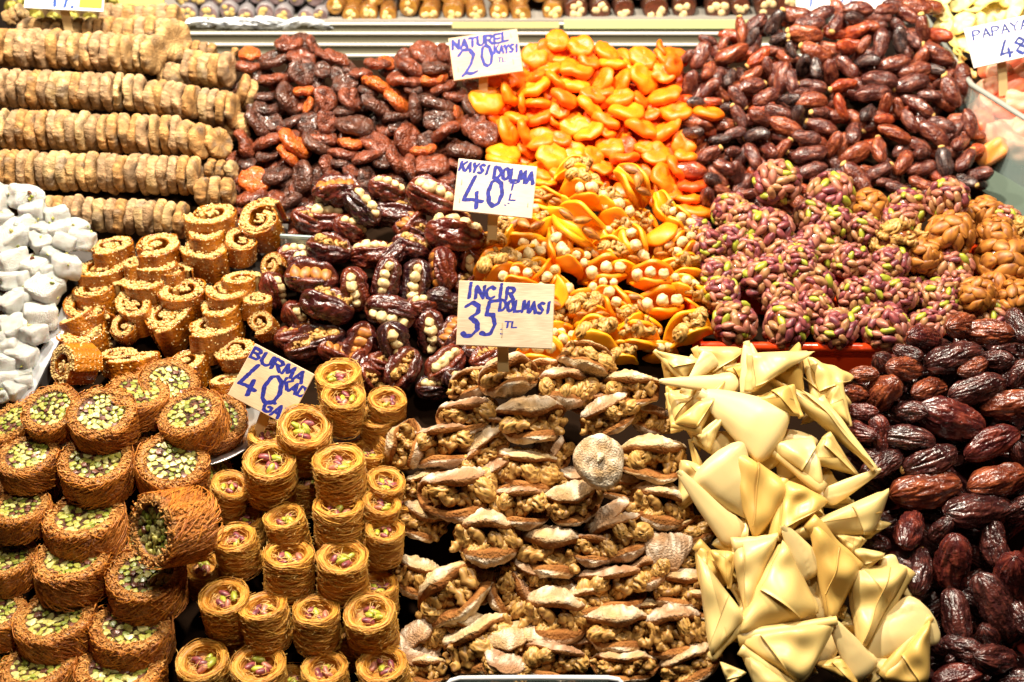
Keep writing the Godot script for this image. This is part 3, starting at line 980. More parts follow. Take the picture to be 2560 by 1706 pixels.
# ---------------------------------------------------------------- rolled fruit leather with crushed nuts
func make_amber(s: int) -> Node3D:
	var o := proto("fruit_leather_roll", "sweet", "amber fruit leather rolls filled with crushed nuts")
	var squash := rf(0.70, 0.95)
	var high := 0.28
	var turns := rf(1.9, 2.6) * TAU
	var off := Vector3(s * 3.1, 0, s)
	var rows := []
	var cols := []
	var fill := []
	var fill_cols := []
	var n := 100
	for i in n + 1:
		var k := float(i) / n
		var a := turns * k
		var wob := 1.0 + 0.09 * nz(Vector3(cos(a), sin(a), k) * 1.4 + off)
		var r := (0.11 + 0.39 * k) * wob
		var dir := Vector3(cos(a), 0, sin(a) * squash)
		var up := high + 0.012 * nz(Vector3(a, 1, s))
		var w := 0.021
		rows.append([dir * (r + w) + Vector3(0, -high, 0), dir * (r + w) + Vector3(0, up - 0.02, 0), dir * (r + w * 0.5) + Vector3(0, up, 0), dir * (r - w * 0.5) + Vector3(0, up, 0), dir * (r - w) + Vector3(0, up - 0.02, 0), dir * (r - w) + Vector3(0, -high, 0)])
		cols.append(mixed(Color(0.21, 0.050, 0.003), Color(0.50, 0.165, 0.012), 0.5 + 0.9 * nz(Vector3(a * 1.6, 4, s))))
		if k < 0.99:
			var r2 := r + 0.5 * 0.39 / turns * TAU * 0.5 * 2.0 * 0.5
			fill.append([dir * (r2 + 0.055) + Vector3(0, -high + 0.02, 0), dir * (r2 + 0.055) + Vector3(0, high - 0.025, 0), dir * r2 + Vector3(0, high - 0.008, 0), dir * (r2 - 0.055) + Vector3(0, high - 0.025, 0), dir * (r2 - 0.055) + Vector3(0, -high + 0.02, 0)])
			fill_cols.append(mixed(Color(0.50, 0.27, 0.06), Color(0.72, 0.48, 0.18), 0.5 + nz(Vector3(a * 2.0, 9, s))))
	var sheet := Shape.new()
	sheet.rings(rows, cols)
	var core := Shape.new()
	var last := 1.0 - TAU / turns
	core.rings(fill.slice(0, int(n * last)), fill_cols)
	var crumbs := Shape.new()
	for i in 420:
		var k := sqrt(rf(0.0, last * last))
		var a := turns * k
		var r := 0.11 + 0.39 * k + 0.39 / turns * TAU * 0.5 + rf(-0.075, 0.075)
		var g := rf(0.011, 0.028)
		crumbs.ball(Vector3(cos(a) * r, high - 0.012 + rf(-0.01, 0.012), sin(a) * r * squash), Vector3.ONE * g, mixed(Color(0.50, 0.27, 0.06), Color(0.80, 0.57, 0.23), rng.randf()), 6, 4)
	for i in 50:
		crumbs.ball(Vector3(rf(-0.09, 0.09), high - 0.02 + rf(-0.01, 0.012), rf(-0.08, 0.08)), Vector3.ONE * rf(0.016, 0.03), mixed(Color(0.46, 0.24, 0.06), Color(0.74, 0.50, 0.20), rng.randf()), 6, 4)
	for i in 80:
		var k := rf(last, 1.0)
		var a := turns * k
		var g := rf(0.008, 0.017)
		var r := (0.11 + 0.39 * k) * (1.0 + 0.09 * nz(Vector3(cos(a), sin(a), k) * 1.4 + off)) + 0.018
		crumbs.ball(Vector3(cos(a) * r, rf(-high, high), sin(a) * r * squash), Vector3(g, g, g), Color(0.80, 0.58, 0.25), 6, 4)
	part(o, "fruit_sheet", sheet.made(mats["amber"]))
	part(o, "nut_paste", core.made(mats["crumb"]))
	part(o, "nut_crumbs", crumbs.made(mats["crumb"]), Transform3D(), true)
	return o


func build_amber_rolls():
	var protos := []
	for k in 6:
		protos.append(make_amber(300 + k))
	# across, down of the cut face, its width, its height over its width, lean
	var list := [[1535, 205, 370, 0.42, 0], [1885, 245, 345, 0.66, -14], [1520, 320, 360, 0.42, 0], [1760, 405, 270, 0.55, 14], [1475, 455, 345, 0.50, 0], [790, 440, 320, 0.42, 0], [1130, 430, 360, 0.42, 0], [740, 605, 375, 0.45, 2], [1130, 575, 360, 0.40, -4], [690, 750, 345, 0.42, -4], [1040, 705, 320, 0.42, -5], [1335, 755, 340, 0.52, 0], [1665, 750, 330, 0.42, 4], [625, 880, 340, 0.52, 3], [970, 865, 325, 0.55, -6], [1610, 870, 390, 0.40, -5], [610, 1055, 390, 0.52, -3], [900, 1030, 210, 0.85, 0], [1200, 940, 385, 0.60, -10], [1530, 1025, 375, 0.42, 2], [1880, 1000, 200, 0.85, -30], [1745, 680, 290, 0.30, 0], [1960, 590, 180, 0.85, -50], [980, 1250, 400, 0.16, -8], [1340, 1275, 310, 0.42, -6], [1700, 1190, 320, 0.50, -20], [1640, 1420, 260, 0.22, -5], [560, 940, 260, 0.3, -25], [1250, 620, 250, 0.4, 0], [850, 1230, 250, 0.35, 0], [1000, 560, 240, 0.35, 0], [1880, 830, 230, 0.4, 10]]
	var items := []
	for r in list:
		var py: float = 460.0 + r[1] / 2.904
		var z := middle(py) - 0.004
		items.append([r[0] / 2.904, py, r[2] / 2.904 * 0.5, r[2] / 2.904 * z / F * 0.5, z, r[2] / 2.904, r[3], r[4]])
	for r in items:
		var s: float = r[5] * r[4] / F
		var p: Node3D = protos[rng.randi_range(0, 5)]
		var at := stand(r[0], r[1], r[4], clampf(r[6] * 1.25, 0.2, 0.9), r[7], s * 1.16, 0.28)
		var o := copy_of(p, at.origin, at.basis)
		note("amber rolls", o, r[0], r[1], "amber spiral roll with nuts")
	# one has fallen on its side at the near corner
	var side := B * Basis(Vector3(0, 0, 1), deg_to_rad(28)) * Basis(Vector3.UP, deg_to_rad(-38)) * Basis(Vector3.RIGHT, deg_to_rad(72))
	var f := copy_of(protos[2], pt(188, 917, middle(917) - 0.02), side.scaled_local(Vector3.ONE * 0.043))
	f.set_meta("label", "amber nut roll fallen on its side at the near corner of its tray")
	for p in protos:
		p.free()


# ---------------------------------------------------------------- stuffed dates
# slit along +Y, long axis X
func split_date(s: int) -> Mesh:
	var o := Vector3(s * 7.3, s * 3.1, -s * 5.7)
	var dark: Color = [Color(0.022, 0.007, 0.008), Color(0.045, 0.010, 0.009), Color(0.085, 0.013, 0.008)][s % 3]
	var light: Color = [Color(0.08, 0.022, 0.016), Color(0.15, 0.028, 0.015), Color(0.21, 0.042, 0.016)][s % 3]
	var sh := Shape.new()
	sh.blob(48, 30, func(d: Vector3):
		var t := d.y
		var r := pow(maxf(0.0, 1.0 - pow(absf(t), 2.8)), 0.5)
		var a := Vector3(d.x, 0, d.z)
		a = a.normalized() if a.length() > 1e-5 else Vector3.ZERO
		var q := Vector3(a.x * 1.7, t * 0.8, a.z * 1.7) + o
		var w := ridge(q)
		var fi := absf(atan2(a.z, a.x))
		var slit := exp(-pow(fi / 0.36, 4.0)) * (1.0 - pow(absf(t), 5.0))
		var lip := exp(-pow((fi - 0.60) / 0.24, 2.0)) * (1.0 - t * t)
		var w3 := ridge(q * 2.6 + Vector3(2, 7, 5))
		var rr := 0.325 * r * (1.0 + 0.14 * nz(Vector3(a.x, t, a.z) * 0.8 + o)) - 0.065 * r * (1.0 - w) - 0.034 * r * (1.0 - w3) + 0.03 * lip
		rr *= 1.0 - 0.66 * slit
		var p := Vector3(t * 0.5, a.x * rr, a.z * rr * (1.05 + 0.1 * lip))
		var k := 0.15 + 0.6 * w * w3 + 0.5 * nz(Vector3(a.x, t * 1.4, a.z) * 1.2 + o)
		return [p, mixed(mixed(dark, light, k * k), Color(0.22, 0.055, 0.015), slit * 1.1)])
	return sh.made(mats["date skin"])


func make_stuffed_date(s: int, kind: String) -> Node3D:
	var o := proto("stuffed_date", "stuffed date", "large dates slit open and stuffed with nuts")
	part(o, "date_body", split_date(s))
	if kind == "h":
		var n := 4
		for i in n:
			var x := lerpf(-0.29, 0.29, float(i) / (n - 1)) + rf(-0.02, 0.02)
			var g := rf(0.22, 0.28) * (1.0 - 0.6 * absf(x))
			part(o, "hazelnut", hazelnuts[rng.randi_range(0, 3)], Transform3D(Basis(Vector3(rf(-1, 1), rf(-1, 1), rf(-1, 1)).normalized(), rf(0, 2)), Vector3(x, 0.215 - 0.3 * x * x + rf(-0.02, 0.02), rf(-0.03, 0.03))).scaled_local(Vector3.ONE * g))
	elif kind == "a":
		for i in 4:
			var x := lerpf(-0.28, 0.28, i / 3.0)
			part(o, "almond", almonds[rng.randi_range(0, 3)], Transform3D(Basis(Vector3.UP, PI / 2 + rf(-0.3, 0.3)) * Basis(Vector3.BACK, rf(-0.3, 0.3)), Vector3(x, 0.20 - 0.2 * x * x, rf(-0.02, 0.02))).scaled_local(Vector3.ONE * 0.36))
	else:
		for i in 15:
			var x := rf(-0.34, 0.34)
			part(o, "walnut_piece", walnuts[rng.randi_range(0, 11)], Transform3D(Basis(Vector3(rf(-1, 1), rf(-1, 1), rf(-1, 1)).normalized(), rf(0, 3)), Vector3(x, 0.205 - 0.2 * x * x + rf(-0.03, 0.03), rf(-0.07, 0.07))).scaled_local(Vector3.ONE * rf(0.15, 0.23)))
	return o


func build_stuffed_dates():
	var kinds := {"h": [], "a": [], "c": []}
	for k in 4:
		kinds.h.append(make_stuffed_date(320 + k, "h"))
	for k in 3:
		kinds.a.append(make_stuffed_date(330 + k, "a"))
	for k in 4:
		kinds.c.append(make_stuffed_date(340 + k, "c"))
	# across, down, length, width, angle, how far the slit looks up (90) or at the viewer (0), filling
	var list := [[545, 165, 320, 170, -5, 55, "a"], [885, 150, 240, 180, 20, 55, "h"], [1190, 200, 350, 220, 25, 40, "h"], [720, 270, 290, 200, 50, 50, "h"], [950, 320, 330, 200, 10, 75, "c"], [460, 350, 330, 190, 0, 50, "h"], [490, 550, 300, 210, 10, 45, "c"], [780, 590, 290, 160, -5, 65, "h"], [1050, 540, 270, 190, 20, 60, "c"], [1345, 460, 400, 240, 15, 75, "h"], [265, 600, 200, 140, 0, 60, "h"], [375, 750, 350, 230, 5, 30, "a"], [665, 820, 290, 210, 80, 0, "h"], [880, 750, 290, 200, -75, 0, "h"], [1080, 780, 320, 190, -80, 0, "h"], [1265, 680, 290, 170, 80, -70, "a"], [1270, 900, 230, 170, 20, 110, "a"], [110, 830, 230, 190, 80, 70, "h"],
		[480, 930, 360, 220, 20, 70, "c"], [910, 970, 340, 190, 15, -35, "h"], [700, 1210, 340, 230, -70, 0, "a"], [940, 1190, 290, 230, 75, 5, "h"], [1185, 1110, 290, 220, 85, 0, "h"], [420, 1180, 370, 210, -15, 35, "c"], [990, 1360, 300, 220, -60, 0, "c"], [1280, 1330, 280, 220, -40, 20, "h"], [270, 1010, 180, 130, 60, 40, "h"], [1200, 1490, 230, 150, 0, 40, "h"], [770, 1430, 200, 150, 60, 30, "c"], [240, 1160, 180, 140, 0, 80, "c"], [1450, 640, 180, 130, 80, 0, "h"], [1500, 1250, 200, 140, 10, 50, "c"], [630, 420, 190, 120, 30, 60, "h"], [1350, 1450, 200, 140, 50, 40, "h"], [1560, 1290, 200, 130, -20, 60, "c"], [330, 660, 180, 110, 10, 90, "h"], [860, 1340, 190, 130, 30, 60, "c"], [1130, 950, 190, 130, 10, 70, "h"]]
	var spread := []
	for r in list:
		spread.append([640.0 + r[0] / 2.703, 420.0 + r[1] / 2.703, (r[2] + r[3]) / 2.703 * 0.22])
	for u in tucked(spread, 78.0, 50.0, PackedVector2Array([Vector2(720, 640), Vector2(760, 480), Vector2(900, 450), Vector2(1100, 470), Vector2(1180, 600), Vector2(1200, 850), Vector2(1080, 980), Vector2(900, 980), Vector2(760, 880), Vector2(690, 760)]), middle, 0.0, 12):
		list.append([(u[0] - 640.0) * 2.703, (u[1] - 420.0) * 2.703, 225, 150, rf(-60, 60), rf(20, 80), ["h", "c", "a"][rng.randi_range(0, 2)]])
	var items := []
	for r in list:
		var py: float = 420.0 + r[1] / 2.703
		var z := middle(py)
		items.append([640.0 + r[0] / 2.703, py, (r[2] + r[3]) / 2.703 * 0.25, r[3] / 2.703 * z / F * 0.8, z + (0.024 if r[2] == 225 else (0.010 if r[2] < 235 else 0.0))])
	settle(items)
	var looks := {"h": "date stuffed with whole hazelnuts", "a": "date stuffed with almonds", "c": "date stuffed with walnut pieces"}
	for i in list.size():
		var r: Array = list[i]
		var t: Array = items[i]
		var long: float = maxf(r[2], maxf(r[3] * 1.4, 255.0)) / 2.703
		var s: float = long * t[4] / F * 1.06
		var tip := rad_to_deg(acos(clampf(r[2] / 2.703 / long, 0.45, 1.0)))
		var turn := lay(r[4], tip, 90.0 - r[5])
		var set_: Array = kinds[r[6]]
		var o := copy_of(set_[rng.randi_range(0, set_.size() - 1)], pt(t[0], t[1], t[4]), turn.scaled_local(Vector3.ONE * s))
		note("stuffed dates", o, t[0], t[1], looks[r[6]])
	for k in kinds:
		for p in kinds[k]:
			p.free()


# ---------------------------------------------------------------- fruit folded round nuts
# hinge X, mouth towards +Z, lips up and down
func folded(s: int, fig: bool, open: float, curl: float, thick: float) -> Mesh:
	var o := Vector3(s * 4.3, -s * 2.1, s * 6.7)
	var pz := PackedFloat32Array([-0.30])
	var py := PackedFloat32Array([0.0])
	var ps := PackedFloat32Array([PI / 2])
	var n := 24
	var reach := 0.70 if fig else 0.66
	for i in n:
		var k := (i + 1.0) / n
		var a := deg_to_rad(lerpf(90.0, open, k / 0.3) if k < 0.3 else (lerpf(open, 0.0, (k - 0.3) / 0.3) if k < 0.6 else lerpf(0.0, -curl, (k - 0.6) / 0.4)))
		pz.append(pz[-1] + cos(a) * reach / n)
		py.append(py[-1] + sin(a) * reach / n)
		ps.append(a)
	var tone: Color = [Color(0.56, 0.35, 0.16), Color(0.46, 0.26, 0.13), Color(0.62, 0.42, 0.19), Color(0.42, 0.22, 0.11)][s % 4]
	var oa: Color = [Color(0.93, 0.35, 0.005), Color(0.90, 0.27, 0.004), Color(0.95, 0.41, 0.008)][s % 3]
	var lopsided := rf(-0.2, 0.2)
	var sag := rf(-0.5, 0.5)
	var sh := Shape.new()
	sh.blob(44, 26, func(d: Vector3):
		var e := 1.0 + (0.10 if fig else 0.06) * nz(Vector3(d.x, 0, d.z) * 1.5 + o)
		var x := d.x * 0.5 * e
		var sv := d.z * e
		var k := clampf(absf(sv), 0.0, 1.0) * n
		var i := mini(int(k), n - 1)
		var f := k - i
		var side := 1.0 if sv >= 0.0 else -1.0
		var a := lerpf(ps[i], ps[i + 1], f)
		var w := ridge(Vector3(x * (11.0 if fig else 2.5), sv * (1.2 if fig else 2.0), side * 3.0) + o) 
		var w2 := ridge(Vector3(x * 5.0, sv * 4.0, side * 5.0) - o)
		var bulge := 1.0 + lopsided * side
		var close := sqrt(maxf(0.0, 1.0 - 3.3 * x * x)) * 0.86 + 0.14
		var mid := Vector3(x, lerpf(py[i], py[i + 1], f) * side * bulge * close + (0.0 if fig else sag * x * x), lerpf(pz[i], pz[i + 1], f) - (0.25 if fig else 0.55) * x * x)
		var out := Vector3(0, cos(a) * side, -sin(a))
		var h := signf(d.y) * pow(absf(d.y), 0.5) * thick * 0.5 * (1.0 - (1.6 if fig else 0.8) * x * x)
		var outer := d.y > 0.0
		if fig and outer:
			h -= (1.0 - w) * 0.026 + (1.0 - w2) * 0.020
		var p := mid + out * h
		p += Vector3(0, 0.055, 0.03) * nz(p * 1.7 + o) * (1.0 if fig else 0.8)
		var col: Color
		if fig:
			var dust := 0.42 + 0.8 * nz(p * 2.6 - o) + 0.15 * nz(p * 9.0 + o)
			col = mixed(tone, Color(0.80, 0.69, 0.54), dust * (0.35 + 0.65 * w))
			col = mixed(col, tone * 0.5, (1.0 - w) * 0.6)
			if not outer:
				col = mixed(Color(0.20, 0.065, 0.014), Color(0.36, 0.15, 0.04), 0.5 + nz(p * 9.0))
		else:
			col = mixed(oa * 0.82, oa, 0.5 + 0.8 * nz(p * 3.0 + o))
		return [p, col])
	return sh.made(mats["fig skin" if fig else "orange fruit"])


func spin() -> Basis:
	return Basis(Vector3(rf(-1, 1), rf(-1, 1), rf(-1, 1)).normalized(), rf(0, 3.0))


func make_stuffed_apricot(s: int, kind: String) -> Node3D:
	var o := proto("stuffed_apricot", "stuffed apricot", "orange apricots folded round nuts")
	part(o, "apricot", folded(s, false, rf(24, 42), rf(-8, 22), rf(0.14, 0.17)))
	if kind == "h":
		for i in 3:
			part(o, "hazelnut", hazelnuts[rng.randi_range(0, 3)], Transform3D(spin(), Vector3(-0.26 + 0.26 * i + rf(-0.02, 0.02), rf(-0.05, 0.05), 0.22 - 0.08 * absf(i - 1.0))).scaled_local(Vector3.ONE * rf(0.20, 0.27)))
	elif kind == "a":
		for i in 3:
			part(o, "almond", almonds[rng.randi_range(0, 3)], Transform3D(Basis(Vector3.UP, rf(-0.6, 0.6)) * Basis(Vector3.BACK, rf(-0.9, 0.9)) * Basis(Vector3.RIGHT, rf(0, 1.5)), Vector3(-0.24 + 0.24 * i, rf(-0.05, 0.05), 0.22 - 0.08 * absf(i - 1.0))).scaled_local(Vector3.ONE * rf(0.34, 0.40)))
	elif kind == "w":
		for i in 7:
			part(o, "walnut_piece", walnuts[rng.randi_range(0, 11)], Transform3D(spin(), Vector3(rf(-0.30, 0.30), rf(-0.09, 0.09), rf(0.10, 0.24))).scaled_local(Vector3.ONE * rf(0.26, 0.38)))
	return o


func build_stuffed_apricots():
	var kinds := {"h": [], "a": [], "w": []}
	for k in 5:
		kinds.h.append(make_stuffed_apricot(360 + k, "h"))
	for k in 4:
		kinds.a.append(make_stuffed_apricot(370 + k, "a"))
		kinds.w.append(make_stuffed_apricot(380 + k, "w"))
	# across, down, width of the mouth, its angle, how far the mouth looks up from the viewer, filling
	var list := [[905, 110, 200, 10, 50, "w"], [930, 215, 280, 12, 45, "w"], [1320, 210, 320, 60, 5, "a"], [700, 340, 240, 20, 10, "a"], [1000, 305, 290, 15, 35, "h"], [1530, 405, 250, 60, 5, "w"], [920, 510, 390, 35, 10, "a"], [1190, 430, 290, 15, 85, "h"], [540, 540, 330, 0, 25, "a"], [385, 560, 230, -65, 15, "w"], [1380, 500, 220, 60, 0, "w"], [1310, 640, 300, 68, 5, "h"], [1520, 620, 310, -35, -40, "a"], [1710, 600, 240, 60, 0, "w"], [770, 690, 310, 75, 10, "h"], [560, 735, 300, -20, 20, "h"], [340, 800, 330, -28, 35, "w"], [1110, 620, 240, 85, 80, "h"], [970, 735, 210, 0, 10, "h"], [1105, 840, 340, -12, 20, "h"], [700, 880, 240, -55, 0, "h"], [480, 890, 290, -8, 70, "h"], [1420, 870, 310, -3, 20, "h"], [1650, 790, 280, -10, 30, "w"], [1740, 1005, 230, 30, 0, "w"], [1490, 1065, 360, -10, 15, "h"], [945, 1070, 310, -12, 10, "w"], [1170, 1060, 290, 60, 5, "h"], [790, 1010, 280, -72, -60, "h"], [1690, 1225, 350, -22, 20, "w"], [1320, 1275, 310, 0, 25, "w"], [1040, 1265, 350, 5, 40, "w"], [630, 1400, 310, 4, 25, "h"], [800, 1295, 190, 0, 30, "h"], [1220, 1405, 240, 0, 25, "w"], [1560, 745, 200, 0, 60, "a"], [600, 420, 210, 20, 20, "h"], [280, 660, 220, -30, 30, "w"], [1620, 470, 190, 40, 20, "h"], [1120, 330, 200, 20, 60, "w"], [1600, 905, 220, 20, 70, "h"], [870, 760, 220, 30, 60, "h"], [1480, 1400, 230, 0, 30, "h"], [1230, 760, 210, 10, 70, "a"]]
	var spread := []
	for r in list:
		spread.append([1120.0 + r[0] / 2.8, 380.0 + r[1] / 2.8, r[2] / 2.8 * 0.34])
	for u in tucked(spread, 80.0, 50.0, PackedVector2Array([Vector2(1200, 700), Vector2(1290, 500), Vector2(1450, 420), Vector2(1640, 480), Vector2(1740, 620), Vector2(1760, 850), Vector2(1560, 890), Vector2(1330, 870)]), middle, 0.0, 18):
		list.append([(u[0] - 1120.0) * 2.8, (u[1] - 380.0) * 2.8, 235, rf(-50, 50), rf(0, 80), ["h", "w", "a"][rng.randi_range(0, 2)]])
	var items := []
	for r in list:
		var py: float = 380.0 + r[1] / 2.8
		var z := middle(py) - 0.006
		items.append([1120.0 + r[0] / 2.8, py, r[2] / 2.8 * 0.42, r[2] / 2.8 * z / F * 0.55, z + (0.020 if r[2] < 240 else (0.008 if r[2] < 260 else 0.0))])
	settle(items)
	var looks := {"h": "folded apricot with hazelnuts", "a": "folded apricot with almonds", "w": "folded apricot with walnut"}
	for i in list.size():
		var r: Array = list[i]
		var t: Array = items[i]
		var s: float = maxf(r[2], 250.0) / 2.8 * t[4] / F * 1.12
		var turn := lay(r[3], rf(-12, 12), 0.0) * Basis(Vector3.RIGHT, deg_to_rad(-minf(r[4], 48.0)))
		var set_: Array = kinds[r[5]]
		var o := copy_of(set_[rng.randi_range(0, set_.size() - 1)], pt(t[0], t[1], t[4]), turn.scaled_local(Vector3.ONE * s))
		note("stuffed apricots", o, t[0], t[1], looks[r[5]])
	for k in kinds:
		for p in kinds[k]:
			p.free()


# ---------------------------------------------------------------- balls of nuts in caramel
func make_ball(s: int, kind: String) -> Node3D:
	var o := proto({"p": "pistachio_ball", "a": "almond_ball", "w": "walnut_ball"}[kind], "nut ball", "balls of whole nuts held by caramel")
	var core := Shape.new()
	var off := Vector3(s, s * 2.0, 1)
	core.blob(24, 16, func(d: Vector3):
		return [d * (0.385 + 0.03 * nz(d * 3.0 + off)), mixed(Color(0.09, 0.018, 0.008), Color(0.26, 0.07, 0.018), 0.5 + nz(d * 3.0 + off))])
	part(o, "caramel", core.made(mats["caramel"]))
	var n: int = {"p": 66, "a": 34, "w": 44}[kind]
	for i in n:
		var y := 1.0 - 2.0 * (i + 0.5) / n
		var a := i * 2.399963 + rf(-0.10, 0.10)
		var d := Vector3(cos(a) * sqrt(1.0 - y * y), y, sin(a) * sqrt(1.0 - y * y))
		d = (d + Vector3(rf(-1, 1), rf(-1, 1), rf(-1, 1)) * 0.07).normalized()
		var tan := d.cross(Vector3(rf(-1, 1), rf(-1, 1), rf(-1, 1)).normalized()).normalized()
		tan = (tan + d * rf(-0.35, 0.35)).normalized()
		var b := Basis(tan, d.cross(tan).cross(tan).normalized() * -1.0, tan.cross(d.cross(tan).cross(tan).normalized() * -1.0))
		var r := 0.40 + rf(-0.015, 0.035)
		if kind == "p":
			var m: Mesh = green_pistachios[rng.randi_range(0, 3)] if rng.randf() < 0.11 else pistachios[rng.randi_range(0, 8)]
			part(o, "pistachio", m, Transform3D(b, d * r).scaled_local(Vector3.ONE * rf(0.25, 0.33)))
		elif kind == "a":
			part(o, "almond", almonds[rng.randi_range(0, 3)], Transform3D(b, d * r).scaled_local(Vector3.ONE * rf(0.42, 0.50)))
		else:
			part(o, "walnut_piece", walnuts[rng.randi_range(0, 11)], Transform3D(b, d * r).scaled_local(Vector3.ONE * rf(0.27, 0.38)))
	return o


func build_nut_balls():
	var kinds := {"p": [], "a": [], "w": []}
	for k in 5:
		kinds.p.append(make_ball(400 + k, "p"))
	for k in 2:
		kinds.a.append(make_ball(410 + k, "a"))
		kinds.w.append(make_ball(420 + k, "w"))
	var list := [[655, 210, 330, "p"], [1020, 300, 350, "p"], [340, 400, 270, "p"], [440, 470, 240, "p"], [610, 540, 330, "p"], [930, 630, 330, "p"], [1240, 530, 260, "p"], [1530, 385, 290, "p"], [1810, 320, 300, "p"], [1470, 640, 380, "w"], [1270, 380, 210, "a"], [1830, 560, 330, "a"], [2060, 430, 240, "a"], [2190, 750, 400, "a"], [2270, 560, 240, "w"], [1160, 740, 230, "p"], [1820, 790, 330, "p"], [250, 830, 270, "p"], [180, 640, 210, "p"], [570, 860, 330, "p"], [890, 920, 340, "p"], [1290, 920, 345, "p"], [1590, 960, 260, "p"], [2010, 970, 250, "a"], [2260, 990, 250, "a"], [370, 1160, 330, "p"], [720, 1175, 340, "p"], [1050, 1200, 310, "p"], [1390, 1195, 345, "p"], [1780, 1110, 240, "p"], [100, 560, 200, "p"], [2130, 1120, 210, "p"], [280, 960, 250, "p"], [690, 715, 240, "p"], [480, 680, 220, "p"], [1480, 480, 230, "p"], [2330, 870, 250, "a"], [1050, 480, 230, "p"], [2180, 480, 200, "p"], [800, 760, 230, "p"], [1640, 700, 240, "a"]]
	var spread := []
	for r in list:
		spread.append([1700.0 + r[0] / 2.703, 380.0 + r[1] / 2.703, r[2] / 2.703 * 0.42])
	for u in tucked(spread, 95.0, 90.0, PackedVector2Array([Vector2(1760, 620), Vector2(1850, 510), Vector2(2440, 540), Vector2(2570, 600), Vector2(2570, 760), Vector2(2300, 830), Vector2(1800, 840)]), middle, 0.0, 16):
		list.append([(u[0] - 1700.0) * 2.703, (u[1] - 380.0) * 2.703, 268, "a" if u[0] > 2400.0 else "p"])
	var items := []
	for r in list:
		var py: float = 380.0 + r[1] / 2.703
		var z := middle(py) - 0.004
		items.append([1700.0 + r[0] / 2.703, py, r[2] / 2.703 * 0.5, 0.030, z + (0.018 if r[2] < 275 else 0.0)])
	settle(items)
	var looks := {"p": "ball of purplish pistachios", "a": "ball of brown almonds", "w": "ball of pale walnuts"}
	for i in list.size():
		var r: Array = list[i]
		var t: Array = items[i]
		var s: float = maxf(r[2], 265.0) / 2.703 * t[4] / F * 1.03
		var set_: Array = kinds[r[3]]
		var turn := Basis(Vector3(rf(-1, 1), rf(-1, 1), rf(-1, 1)).normalized(), rf(0, TAU))
		var o := copy_of(set_[i % set_.size()], pt(t[0], t[1], t[4]), turn.scaled_local(Vector3.ONE * s))
		note("nut balls", o, t[0], t[1], looks[r[3]])
	for k in kinds:
		for p in kinds[k]:
			p.free()


